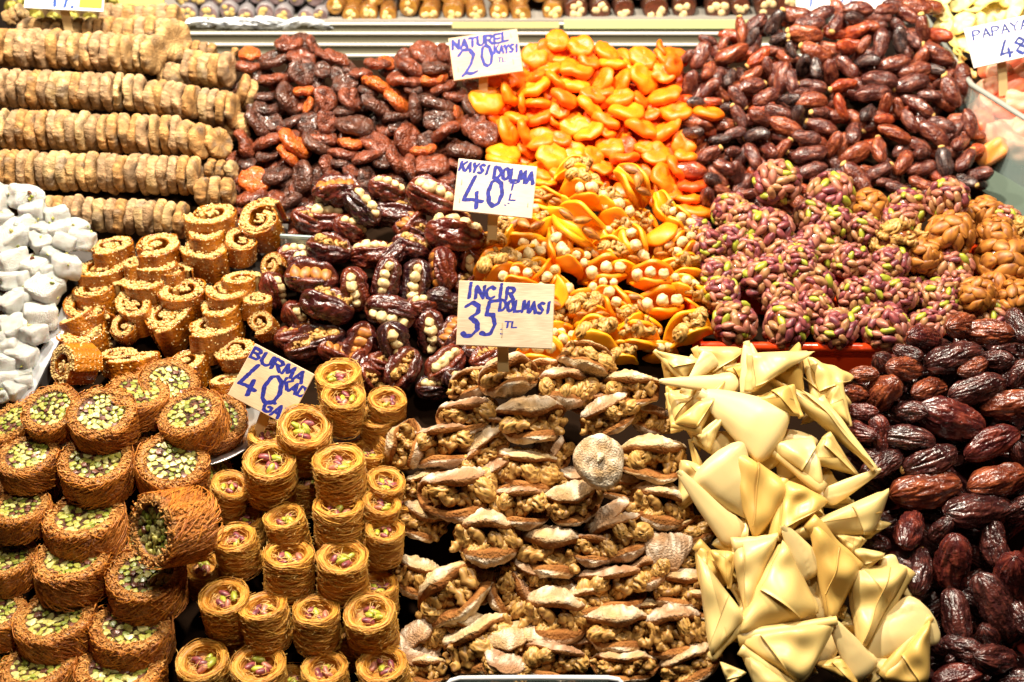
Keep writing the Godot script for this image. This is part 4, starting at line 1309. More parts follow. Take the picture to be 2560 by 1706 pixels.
# ---------------------------------------------------------------- slices of shredded pastry filled with pistachio
func make_kadayif(s: int) -> Node3D:
	var o := proto("kadayif_slice", "pastry", "round pistachio filled slices of shredded pastry")
	var off := Vector3(s * 1.7, s, -s)
	var half := 0.235
	var body := Shape.new()
	var rows := []
	var cols := []
	var n := 84
	var squash := rf(0.90, 1.0)
	for row in [[0.36, -half], [0.46, -half + 0.02], [0.495, -half + 0.08], [0.50, -0.10], [0.505, 0.0], [0.50, 0.10], [0.49, 0.19], [0.47, half - 0.025], [0.43, half], [0.39, half], [0.355, half - 0.01], [0.335, half - 0.035], [0.32, half - 0.055], [0.2, half - 0.055]]:
		var pts := []
		var cs := []
		for i in n:
			var a := TAU * i / n
			var d := Vector3(cos(a), 0, sin(a) * squash)
			var r: float = row[0]
			var y: float = row[1]
			var side := clampf((r - 0.33) / 0.1, 0.0, 1.0)
			var w := ridge(Vector3(cos(a) * 5.0 + y * 3.0, y * 2.0, sin(a) * 5.0) + off)
			var lump := nz(Vector3(cos(a) * 1.6, y, sin(a) * 1.6) + off)
			var crumb := nz(Vector3(cos(a) * r * 26.0, y * 20.0, sin(a) * r * 26.0) + off)
			r += side * (0.018 * lump - 0.016 * (1.0 - w) + 0.008 * crumb)
			y += side * (0.016 * crumb + 0.02 * lump) * (1.0 if y > 0.1 else 0.3)
			pts.append(d * r + Vector3(0, y, 0))
			var k := 0.45 + 0.4 * (w - 0.5) + 0.5 * lump + 0.3 * crumb
			var col := mixed(Color(0.30, 0.075, 0.007), Color(0.60, 0.21, 0.022), k)
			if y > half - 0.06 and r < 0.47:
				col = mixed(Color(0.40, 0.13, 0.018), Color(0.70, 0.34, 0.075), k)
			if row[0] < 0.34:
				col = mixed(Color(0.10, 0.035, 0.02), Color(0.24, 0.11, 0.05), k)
			cs.append(col)
		rows.append(pts)
		cols.append(cs)
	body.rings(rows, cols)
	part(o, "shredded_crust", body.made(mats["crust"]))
	var hair := Shape.new()
	var slant := rf(0.5, 1.3) * (1.0 if s % 2 else -1.0)
	for i in 420:
		var a := rf(0, TAU)
		var y0 := rf(-half, half - 0.01)
		var dy := rf(0.06, 0.24) * (1.0 if rng.randf() < 0.95 else -1.0) * signf(slant)
		var span := rf(0.15, 0.65)
		var p := PackedVector3Array()
		var rad := PackedFloat32Array()
		var lift := rf(0.494, 0.505)
		for k in 6:
			var u := k / 5.0
			var y := clampf(y0 + dy * (u - 0.5), -half, half + 0.01)
			var aa := a + span * (u - 0.5) + 0.02 * nz(Vector3(i, u * 3.0, 0))
			var r := lift + 0.008 * nz(Vector3(u * 2.0, i, s)) + 0.015 * nz(Vector3(cos(aa) * 1.6, y, sin(aa) * 1.6) + off)
			p.append(Vector3(cos(aa) * r, y, sin(aa) * squash * r))
			rad.append(rf(0.004, 0.008))
		hair.tube(p, rad, 3, mixed(Color(0.38, 0.10, 0.008), Color(0.68, 0.25, 0.026), rng.randf()))
	for i in 190:
		var a := rf(0, TAU)
		var r := rf(0.345, 0.475)
		var at := Vector3(cos(a) * r, half + 0.002 + rf(-0.006, 0.006), sin(a) * squash * r)
		var d := Vector3(rf(-1, 1), rf(-0.3, 0.5), rf(-1, 1)).normalized() * rf(0.012, 0.04)
		hair.tube(PackedVector3Array([at - d, at + Vector3(0, 0.006, 0), at + d]), PackedFloat32Array([0.005, rf(0.007, 0.012), 0.005]), 3, mixed(Color(0.40, 0.13, 0.015), Color(0.76, 0.38, 0.09), rng.randf()))
	part(o, "pastry_threads", hair.made(mats["dough"]), Transform3D(), true)
	var spots := []
	for tries in 1200:
		var a := rf(0, TAU)
		var r := sqrt(rng.randf()) * 0.325
		var p := Vector2(cos(a) * r, sin(a) * r * squash)
		var ok := true
		for q in spots:
			if p.distance_to(q) < 0.070:
				ok = false
				break
		if ok:
			spots.append(p)
	for p in spots:
		part(o, "pistachio_cut", pistachio_bits[rng.randi_range(0, 7)], Transform3D(Basis(Vector3.UP, rf(0, TAU)) * Basis(Vector3.RIGHT, rf(-0.25, 0.25)), Vector3(p.x, half - 0.046 + rf(-0.012, 0.006), p.y)).scaled_local(Vector3(0.070, 0.060, 0.082) * rf(0.85, 1.22)))
	return o


func build_kadayif():
	var protos := []
	for k in 5:
		protos.append(make_kadayif(430 + k))
	# across, down of the face, its width, how squarely it looks at us, lean, how much deeper
	var list := [[124, 1019, 152, 0.78, -8, 0.0], [252, 1028, 172, 0.76, 5, -0.012], [344, 975, 158, 0.50, 12, 0.006], [424, 952, 110, 0.70, 25, 0.02], [472, 1028, 168, 0.66, -12, 0.0], [548, 1040, 120, 0.70, 35, 0.016], [67, 1133, 156, 0.62, 0, 0.0], [236, 1144, 191, 0.66, 3, -0.004], [430, 1147, 182, 0.74, 14, -0.004], [48, 1262, 145, 0.50, -3, 0.002], [208, 1283, 206, 0.46, -2, 0.0], [178, 1387, 203, 0.50, 0, -0.003], [364, 1428, 204, 0.56, 3, -0.004], [134, 1537, 202, 0.52, -4, 0.0], [327, 1556, 206, 0.52, 5, 0.0], [92, 1655, 195, 0.45, -4, 0.0], [300, 1660, 222, 0.45, 4, 0.0], [18, 1392, 120, 0.52, -5, 0.01], [-12, 1530, 110, 0.52, -5, 0.006], [26, 1050, 110, 0.6, -20, 0.02], [350, 1060, 110, 0.4, 20, 0.03], [548, 1180, 130, 0.3, 60, 0.03], [325, 1330, 120, 0.5, 8, 0.025], [-30, 1650, 150, 0.45, 0, 0.01], [60, 1190, 150, 0.5, 0, 0.03]]
	for i in list.size():
		var r: Array = list[i]
		var z: float = front(r[1]) - 0.004 + r[5]
		var at := stand(r[0], r[1], z, r[3], r[4], maxf(r[2], 150.0) * z / F, 0.235)
		var o := copy_of(protos[i % 5], at.origin, at.basis)
		note("pistachio slices", o, r[0], r[1], "orange-brown pistachio slice")
	# the one that has tipped over, its green face to the left
	var n := (Vector3(-0.62, -0.02, 0.78)).normalized()
	var up := Vector3(0.0, 1.0, 0.1)
	var x := up.cross(n).normalized()
	var turn := B * Basis(x, n, x.cross(n))
	var z := front(1320) - 0.034
	var f := copy_of(protos[3], pt(438, 1318, z), turn.scaled_local(Vector3(1.0, 1.6, 1.0) * (190.0 * z / F)))
	f.set_meta("label", "pistachio slice tipped on its rim, its green face turned to the left")
	for p in protos:
		p.free()


# ---------------------------------------------------------------- nests of thin pastry threads
func make_nest(s: int) -> Node3D:
	var o := proto("pastry_nest", "pastry", "golden nests of wound pastry threads with pistachios")
	var off := Vector3(s * 2.3, s, -s)
	var half := 0.50
	var body := Shape.new()
	var rows := []
	var cols := []
	var n := 48
	for row in [[0.3, -half], [0.43, -half + 0.03], [0.46, -0.3], [0.462, 0.0], [0.46, 0.25], [0.45, half - 0.08], [0.42, half - 0.02], [0.38, half - 0.01], [0.34, half - 0.05], [0.315, half - 0.14], [0.29, half - 0.24]]:
		var pts := []
		var cs := []
		for i in n:
			var a := TAU * i / n
			var w := nz(Vector3(cos(a) * 1.4, row[1] * 6.0, sin(a) * 1.4) + off)
			var r: float = row[0] + 0.016 * w
			pts.append(Vector3(cos(a) * r, row[1], sin(a) * r))
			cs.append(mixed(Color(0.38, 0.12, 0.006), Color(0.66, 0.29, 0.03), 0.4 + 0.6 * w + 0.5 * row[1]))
		rows.append(pts)
		cols.append(cs)
	body.rings(rows, cols)
	part(o, "pastry_cup", body.made(mats["dough"]))
	var hair := Shape.new()
	for i in 330:
		var kind := 0 if i < 225 else (1 if i < 300 else 2)
		var a0 := rf(0, TAU)
		var span := rf(0.9, 2.8) if kind < 2 else rf(0.8, 2.0)
		var y0 := rf(-half + 0.02, half - 0.05)
		var slope := rf(-0.22, 0.22) * (1.0 if rng.randf() < 0.7 else 1.8)
		var r0 := rf(0.465, 0.492)
		if kind == 1:
			r0 = rf(0.33, 0.475)
			y0 = half - 0.02 + rf(-0.02, 0.015) - pow((r0 - 0.41) / 0.075, 2.0) * 0.03
			slope = rf(-0.02, 0.02)
		elif kind == 2:
			r0 = rf(0.29, 0.33)
			y0 = half - rf(0.05, 0.2)
		var p := PackedVector3Array()
		var rad := PackedFloat32Array()
		var m := 12
		for k in m:
			var u := float(k) / (m - 1)
			var a := a0 + span * u
			var y := clampf(y0 + slope * (u - 0.5) * span + 0.018 * nz(Vector3(u * 3.0, i * 1.7, s)), -half, half + 0.02)
			var r := r0 + 0.012 * nz(Vector3(u * 3.0, s, i * 2.3)) + 0.016 * nz(Vector3(cos(a) * 1.4, y * 6.0, sin(a) * 1.4) + off)
			p.append(Vector3(cos(a) * r, y, sin(a) * r))
			rad.append(rf(0.005, 0.0095))
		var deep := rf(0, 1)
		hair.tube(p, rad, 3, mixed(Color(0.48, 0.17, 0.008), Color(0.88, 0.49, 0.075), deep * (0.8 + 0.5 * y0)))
	for i in 70:
		var a := rf(0, TAU)
		var y := rf(-half, half)
		var at := Vector3(cos(a) * 0.485, y, sin(a) * 0.485)
		var t := Vector3(-sin(a), rf(-1.4, 1.4), cos(a)).normalized()
		var out := Vector3(cos(a), 0.2, sin(a))
		var long := rf(0.05, 0.13)
		hair.tube(PackedVector3Array([at, at + t * long * 0.5 + out * rf(0.0, 0.015), at + t * long + out * rf(0.01, 0.06)]), PackedFloat32Array([0.009, 0.008, 0.005]), 3, mixed(Color(0.66, 0.33, 0.05), Color(0.90, 0.60, 0.18), rng.randf()))
	for i in 16:
		var at := Vector3(rf(-0.25, 0.25), half - rf(0.06, 0.14), rf(-0.25, 0.25))
		var d := Vector3(rf(-1, 1), rf(-0.2, 0.4), rf(-1, 1)).normalized() * rf(0.05, 0.12)
		hair.tube(PackedVector3Array([at - d, at + Vector3(0, 0.02, 0), at + d]), PackedFloat32Array([0.006, 0.008, 0.006]), 3, Color(0.85, 0.56, 0.17))
	part(o, "pastry_threads", hair.made(mats["dough"]), Transform3D(), true)
	var spin0 := rf(0, TAU)
	for i in 5:
		var a := spin0 + TAU * i / 5.0 + rf(-0.3, 0.3)
		var r := rf(0.10, 0.20) if i < 4 else 0.02
		var m: Mesh = green_pistachios[rng.randi_range(0, 3)] if rng.randf() < 0.28 else pistachios[[1, 4, 7, 3][rng.randi_range(0, 3)]]
		part(o, "pistachio", m, Transform3D(Basis(Vector3.UP, rf(0, TAU)) * Basis(Vector3.BACK, rf(-0.5, 0.5)), Vector3(cos(a) * r, half - 0.14 + rf(-0.02, 0.02), sin(a) * r)).scaled_local(Vector3.ONE * rf(0.22, 0.28)))
	return o


func build_nests():
	var protos := []
	for k in 6:
		protos.append(make_nest(440 + k))
	# across, down of the upper rim, its width, how squarely it looks at us, lean, nearer or farther
	var list := [[843, 928, 118, 0.62, -4, 0.0], [858, 984, 112, 0.60, 6, -0.012], [969, 993, 100, 0.60, 8, 0.004], [944, 1034, 64, 0.6, 0, 0.012], [762, 1060, 140, 0.74, 10, -0.014], [673, 1146, 136, 0.68, 6, -0.014], [845, 1143, 134, 0.52, -2, -0.020], [580, 1207, 96, 0.55, 20, 0.004], [666, 1076, 60, 0.6, 0, 0.016], [845, 1254, 132, 0.42, 0, -0.012], [708, 1286, 106, 0.5, -8, -0.008], [966, 1197, 96, 0.60, 14, 0.002], [957, 1251, 92, 0.55, 18, -0.004], [963, 1318, 96, 0.52, 6, -0.006], [584, 1338, 113, 0.52, -6, -0.006], [721, 1377, 131, 0.42, 3, -0.012], [855, 1386, 131, 0.55, 4, -0.016], [947, 1329, 108, 0.52, 8, 0.008], [505, 1410, 72, 0.62, 0, 0.014], [557, 1487, 128, 0.60, -2, -0.010], [655, 1508, 125, 0.42, -6, -0.012], [789, 1519, 120, 0.46, 2, -0.010], [922, 1525, 134, 0.62, -3, -0.014], [945, 1455, 75, 0.5, 0, 0.012], [503, 1645, 134, 0.62, -2, -0.006], [645, 1655, 140, 0.55, 4, -0.008], [810, 1664, 120, 0.5, 0, -0.004], [953, 1655, 132, 0.55, -6, -0.008], [725, 1690, 90, 0.5, 0, 0.014], [920, 1120, 100, 0.4, 15, 0.014], [765, 1190, 90, 0.5, 0, 0.02], [610, 1290, 90, 0.5, 0, 0.02], [1000, 1240, 80, 0.5, 20, 0.02], [880, 1580, 90, 0.5, 0, 0.02], [590, 1570, 90, 0.5, 0, 0.02], [990, 1090, 90, 0.4, 30, 0.02]]
	for i in list.size():
		var r: Array = list[i]
		var z: float = front(r[1]) - 0.006 + r[5]
		var at := stand(r[0], r[1], z, r[3], r[4], maxf(r[2], 100.0) * z / F, 0.5)
		var o := copy_of(protos[i % 6], at.origin, at.basis.scaled_local(Vector3(1.0, 0.92, 1.0)))
		note("pastry nests", o, r[0], r[1], "golden nest with pistachios")
	for p in protos:
		p.free()


# ---------------------------------------------------------------- figs stuffed with walnuts
func make_stuffed_fig(s: int) -> Node3D:
	var o := proto("stuffed_fig", "stuffed fig", "split dried figs stuffed with walnuts")
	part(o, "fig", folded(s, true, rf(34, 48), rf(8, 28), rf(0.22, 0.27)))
	for i in 14:
		var x := lerpf(-0.37, 0.37, (i * 5 % 14) / 13.0) + rf(-0.02, 0.02)
		var room := 0.16 * sqrt(maxf(0.1, 1.0 - pow(x / 0.42, 2.0)))
		var b := Basis(Vector3.BACK, PI / 2 + rf(-0.7, 0.7)) * Basis(Vector3.RIGHT, rf(0, TAU)) if rng.randf() < 0.75 else spin()
		part(o, "walnut_piece", walnuts[rng.randi_range(0, 11)], Transform3D(b, Vector3(x, rf(-room, room) * 0.8, rf(0.0, 0.18) - 0.7 * x * x)).scaled_local(Vector3.ONE * rf(0.25, 0.35)))
	return o


func build_stuffed_figs():
	var protos := []
	for k in 9:
		protos.append(make_stuffed_fig(460 + k))
	# across, down, width, height, angle, how far the mouth looks up from the viewer
	var top := [[920, 350, 430, 310, -12, 15], [650, 400, 260, 220, -20, 10], [1350, 430, 440, 310, 5, 10], [1500, 210, 420, 240, 15, 25], [1810, 450, 440, 280, 5, 0], [610, 640, 430, 280, -8, 0], [420, 860, 560, 330, -6, 5], [150, 880, 330, 300, -75, 0], [760, 870, 430, 200, -36, -25], [1100, 680, 520, 350, -3, -5], [1650, 650, 440, 260, -30, -10], [1960, 670, 330, 230, 18, 0], [1050, 1030, 530, 340, 8, 0], [2000, 970, 510, 370, 5, 0], [545, 1210, 545, 390, -8, -5], [990, 1310, 450, 320, 0, 5], [1400, 1300, 440, 320, -12, -20], [2040, 1330, 460, 350, 12, -5], [290, 1430, 300, 280, 20, -10], [1690, 1440, 430, 220, -35, -15], [1450, 1130, 330, 200, 5, -10], [330, 1130, 320, 220, -15, 0], [1180, 330, 260, 170, 0, 20], [1560, 560, 300, 200, 0, 0], [800, 740, 260, 170, 10, 0], [1750, 1180, 280, 180, 10, 0]]
	var low := [[720, 320, 465, 410, 0, 0], [1180, 400, 510, 370, 5, 0], [1640, 300, 440, 330, -25, 5], [1980, 420, 380, 240, 3, -75], [240, 560, 320, 300, 18, -5], [465, 700, 560, 430, -35, 10], [890, 680, 330, 310, 62, 0], [1600, 640, 545, 340, -4, 0], [2090, 660, 470, 310, 5, 5], [1205, 870, 480, 390, 4, -5], [1650, 940, 455, 330, 0, 0], [2050, 970, 450, 410, -10, 5], [280, 1000, 330, 260, -30, -30], [670, 1040, 570, 420, -24, 5], [290, 1230, 340, 230, 0, 15], [840, 1220, 350, 200, 15, -30], [1210, 1160, 480, 280, 14, 5], [1680, 1200, 455, 250, 0, 5], [2150, 1200, 440, 260, -24, 0], [1020, 1010, 300, 200, 10, -20], [1010, 560, 330, 200, 20, -20], [1420, 1060, 280, 200, 0, 0], [1840, 800, 280, 200, 0, 0], [560, 900, 300, 200, 20, -20]]
	var list := []
	for r in top:
		list.append([960.0 + r[0] / 2.941, 820.0 + r[1] / 2.941, r[2] / 2.941, r[3] / 2.941, r[4], r[5]])
	for r in low:
		list.append([960.0 + r[0] / 2.801, 1240.0 + r[1] / 2.801, r[2] / 2.801, r[3] / 2.801, r[4], r[5]])
	var spread := []
	for r in list:
		spread.append([r[0], r[1], (r[2] + r[3]) * 0.25])
	for u in tucked(spread, 100.0, 70.0, PackedVector2Array([Vector2(1030, 1010), Vector2(1200, 920), Vector2(1500, 890), Vector2(1640, 950), Vector2(1690, 1100), Vector2(1740, 1300), Vector2(1780, 1700), Vector2(1030, 1700), Vector2(1010, 1400), Vector2(1010, 1150)]), front, 0.0, 12):
		list.append([u[0], u[1], 121.0, 84.0, rf(-40, 40), rf(-60, 30)])
	var items := []
	for r in list:
		var z: float = front(r[1]) - 0.008 + (0.026 if r[2] < 122.0 else 0.0)
		items.append([r[0], r[1], (r[2] + r[3]) * 0.25, r[3] * z / F * 0.5, z])
	settle(items)
	for i in list.size():
		var r: Array = list[i]
		var t: Array = items[i]
		var s: float = maxf(r[2], 125.0) * t[4] / F * 1.06
		var tall := clampf(r[3] / maxf(r[2], 125.0) / 0.70, 0.8, 1.2)
		var turn := lay(r[4], rf(-10, 10), 0.0) * Basis(Vector3.RIGHT, deg_to_rad(-r[5]))
		var o := copy_of(protos[(i * 5) % 9], pt(t[0], t[1], t[4]), turn.scaled_local(Vector3(s, s * tall, s)))
		note("stuffed figs", o, t[0], t[1], "pale split fig with walnuts")
	# one fig shows its round flat end and stalk
	var turn := face(0, 0.93, 0.4)
	var z := front(1150) - 0.040
	var f := thing("whole_dried_fig", "dried fig", "", pt(1497, 1150, z), turn.scaled_local(Vector3(1, 1.5, 1) * (128.0 * z / F)), "round dried fig showing its flat wrinkled face and stalk among stuffed figs")
	var disc := Shape.new()
	var o := Vector3(4, 9, 2)
	disc.blob(56, 28, func(d: Vector3):
		var a := atan2(d.z, d.x)
		var r := Vector2(d.x, d.z).length()
		var w := ridge(Vector3(cos(a + r) * 4.0, r * 0.6, sin(a + r) * 4.0) + o)
		var edge := 0.5 * (1.0 + 0.06 * nz(Vector3(cos(a), 0, sin(a)) + o)) + 0.12 * pow(maxf(0.0, sin(a)), 6.0)
		var y := signf(d.y) * pow(absf(d.y), 0.6) * 0.17 - (1.0 - w) * 0.022 * r
		var p := Vector3(cos(a) * edge * pow(r, 0.8), y + 0.03 * nz(Vector3(d.x, 3, d.z) * 1.5 + o), sin(a) * edge * pow(r, 0.8))
		var dust := 0.5 + 0.7 * nz(p * 3.4 - o)
		return [p, mixed(mixed(Color(0.46, 0.30, 0.15), Color(0.74, 0.66, 0.52), dust * (0.3 + 0.7 * w)), Color(0.22, 0.13, 0.06), (1.0 - w) * 0.6)])
	part(f, "fruit", disc.made(mats["fig skin"]))
	var stalk := Shape.new()
	stalk.tube(PackedVector3Array([Vector3(0, 0.12, 0), Vector3(0.02, 0.19, 0.02), Vector3(-0.05, 0.23, 0.08), Vector3(-0.1, 0.23, 0.13)]), PackedFloat32Array([0.11, 0.07, 0.05, 0.03]), 8, Color(0.62, 0.50, 0.33))
	part(f, "stalk", stalk.made(mats["fig skin"]))
	for p in protos:
		p.free()


# ---------------------------------------------------------------- folded triangles of thin pastry
func smooth_min_radius(corner: Array, a: float) -> float:      # how far the outline lies from the middle, corners rounded off
	var d := Vector2(cos(a), sin(a))
	var r := 0.0
	for k in 3:
		var p: Vector2 = corner[k]
		var q: Vector2 = corner[(k + 1) % 3]
		var n := (q - p).orthogonal().normalized()
		if n.dot(p) < 0.0:
			n = -n
		var c := n.dot(d)
		if c > 0.02:
			r += pow(c / n.dot(p), 5.2)
	return pow(r, -1.0 / 5.2)


func make_triangle(s: int, corner: Array, thick: float) -> Node3D:
	var o := proto("pastry_triangle", "pastry", "pale folded triangles of thin pastry")
	var off := Vector3(s * 2.9, s * 1.3, -s)
	var tone: Color = [Color(0.70, 0.49, 0.17), Color(0.74, 0.56, 0.25), Color(0.64, 0.40, 0.105), Color(0.72, 0.52, 0.20)][s % 4]
	var size: float = maxf(corner[0].length(), maxf(corner[1].length(), corner[2].length()))
	var top := func(x: float, y: float) -> float:
		var a := atan2(y, x)
		var k := Vector2(x, y).length() / smooth_min_radius(corner, a)
		return thick * pow(maxf(0.0, 1.0 - pow(minf(k, 1.0), 3.2)), 0.55) * (1.0 + 0.35 * nz(Vector3(x, y, 0) / size * 1.1 + off))
	var body := Shape.new()
	body.blob(66, 26, func(d: Vector3):
		var a := atan2(d.z, d.x)
		var r := Vector2(d.x, d.z).length()
		var edge := smooth_min_radius(corner, a)
		var x := cos(a) * r * edge
		var y := sin(a) * r * edge
		var z: float = top.call(x, y) * 0.85 * (1.0 if d.y > 0.0 else -0.8)
		z += thick * 0.30 * nz(Vector3(x, y, d.y * 0.3 * size) / size * 1.7 + off)
		var k := 0.5 + 0.9 * nz(Vector3(x, y, 0) / size * 1.5 + off) 
		return [Vector3(x, y, z), mixed(tone * 0.74, tone * 1.12, k)])
	part(o, "folded_dough", body.made(mats["pastry"]))
	# the last fold, a thin sheet over the packet with a free edge
	for pass_ in (2 if s % 3 == 0 else 1):
		var flap := Shape.new()
		var k0 := (s + pass_) % 3
		var A: Vector2 = corner[k0] * 0.93
		var C: Vector2 = corner[(k0 + 1) % 3] * 0.93
		var T: Vector2 = corner[(k0 + 2) % 3] * 0.9
		var A2 := A.lerp(T, rf(0.10, 0.32))
		var C2 := C.lerp(T, rf(0.45, 0.85))
		if pass_ == 1:
			A2 = A.lerp(T, 0.1)
			C2 = C.lerp(T, 0.35)
		var nu := 26
		var nv := 14
		var skin := thick * 0.13
		var rows := []
		var cols := []
		for j in nv:
			var v := float(j) / (nv - 1)
			var row := []
			var under := []
			for i in nu:
				var u := float(i) / (nu - 1)
				var p := A.lerp(C, u).lerp(A2.lerp(C2, u), v)
				p *= 0.985
				var h: float = top.call(p.x, p.y) * 0.85 + thick * 0.30 * nz(Vector3(p.x, p.y, 0.2 * size) / size * 1.7 + off) + skin * (0.5 + pass_ * 0.9 + 1.9 * v) + thick * 0.06 * v * nz(Vector3(u * 2.0, s, 2))
				row.append(Vector3(p.x, p.y, h))
				under.append(Vector3(p.x, p.y, h - skin * 1.1))
			under.reverse()
			rows.append(row + under)
			cols.append(mixed(tone * 0.95, tone * 1.08, 0.5 + 0.5 * v))
		flap.rings(rows, cols, false)
		for row_base in [0, (nv - 1) * nu * 2]:
			for i in nu - 1:
				var a0: int = row_base + i
				var b0: int = row_base + nu * 2 - 1 - i
				flap.t.append_array([a0, a0 + 1, b0, a0 + 1, b0 - 1, b0])
		part(o, "dough_flap", flap.made(mats["pastry"]))
	if s % 5 == 4:
		return o
	# the tight roll at one edge, its end a little scroll
	var k1 := (s + 1) % 3
	var E0: Vector2 = corner[k1] * 0.98
	var E1: Vector2 = corner[(k1 + 1) % 3] * 0.93
	var rows2 := []
	var cols2 := []
	for j in 16:
		var v := j / 15.0
		var p := E0.lerp(E1, v) * (0.97 - 0.06 * sin(v * PI))
		var r := thick * lerpf(0.30, 0.60, v) * (1.0 + 0.15 * nz(Vector3(v * 3.0, s, 0)))
		var along := (E1 - E0).normalized()
		var ring := []
		for i in 14:
			var a := TAU * i / 14.0
			var q := Vector2(-along.y, along.x) * cos(a) * r
			ring.append(Vector3(p.x + q.x, p.y + q.y, sin(a) * r * 0.8 + thick * 0.05))
		rows2.append(ring)
		cols2.append(mixed(tone * 0.92, tone * 1.08, 0.5 + nz(Vector3(v * 2.0, s, 3))))
	var roll := Shape.new()
	roll.rings(rows2, cols2)
	part(o, "rolled_edge", roll.made(mats["pastry"]))
	return o


# a sheet rolled into a cone: the tip at the first corner, the folded wide end between the other two
func make_cone(s: int, corner: Array, thick: float) -> Node3D:
	var o := proto("pastry_triangle", "pastry", "pale folded triangles of thin pastry")
	var tone: Color = [Color(0.70, 0.49, 0.17), Color(0.74, 0.56, 0.25), Color(0.64, 0.40, 0.105), Color(0.72, 0.52, 0.20)][s % 4]
	var tip_at := 0
	for k in 3:
		if absf((corner[(k + 1) % 3] - corner[(k + 2) % 3]).length()) < (corner[(tip_at + 1) % 3] - corner[(tip_at + 2) % 3]).length():
			tip_at = k
	var A: Vector2 = corner[tip_at]
	var C: Vector2 = (corner[(tip_at + 1) % 3] + corner[(tip_at + 2) % 3]) * 0.5
	var wide: float = (corner[(tip_at + 1) % 3] - corner[(tip_at + 2) % 3]).length() * 0.47
	var along := (C - A).normalized()
	var across := Vector2(-along.y, along.x)
	var bend := rf(-0.12, 0.12) * wide
	var seam := rf(0, TAU)
	var rows := []
	var cols := []
	var n := 40
	for j in 30:
		var v := j / 29.0
		var p := A.lerp(C, v) + across * bend * sin(v * PI)
		var w := wide * lerpf(0.20, 1.0, pow(v, 0.85)) * (sqrt(maxf(0.02, 1.0 - pow((v - 0.84) / 0.165, 2.0))) if v > 0.84 else 1.0)
		var h := minf(w * 0.5, thick * 1.0) * (1.0 - 0.35 * maxf(0.0, (v - 0.6) / 0.4))
		var ring := []
		for i in n:
			var a := TAU * i / n
			var turn := fposmod(a - seam - v * 1.6, TAU) / TAU
			var g := 1.0 + 0.13 * turn + 0.05 * nz(Vector3(cos(a), v * 2.0, sin(a)) * 1.2 + Vector3(s, 0, 0))
			var q := across * cos(a) * w * g
			ring.append(Vector3(p.x + q.x, p.y + q.y, sin(a) * h * g))
		rows.append(ring)
		cols.append(mixed(tone * 0.92, tone * 1.07, 0.5 + 0.8 * nz(Vector3(v * 2.0, s, 1))))
	var body := Shape.new()
	body.rings(rows, cols)
	part(o, "rolled_dough", body.made(mats["pastry"]))
	# the little scroll in the open tip
	var scroll := Shape.new()
	var sr := []
	var sc := []
	var r0 := minf(wide * 0.20, thick * 0.9)
	for j in 26:
		var v := j / 25.0
		var a := v * TAU * 1.7
		var r := r0 * (0.25 + 0.72 * v)
		var q := across * cos(a) * r
		var c := Vector3(A.x + q.x, A.y + q.y, sin(a) * r * 0.8)
		var d := Vector3(across.x * cos(a), across.y * cos(a), sin(a)) * r0 * 0.10
		var l := Vector3(along.x, along.y, 0) * r0 * 1.1
		sr.append([c + d - l * 0.6, c + d + l, c - d + l, c - d - l * 0.6])
		sc.append(tone)
	scroll.rings(sr, sc)
	part(o, "dough_scroll", scroll.made(mats["pastry"]))
	return o


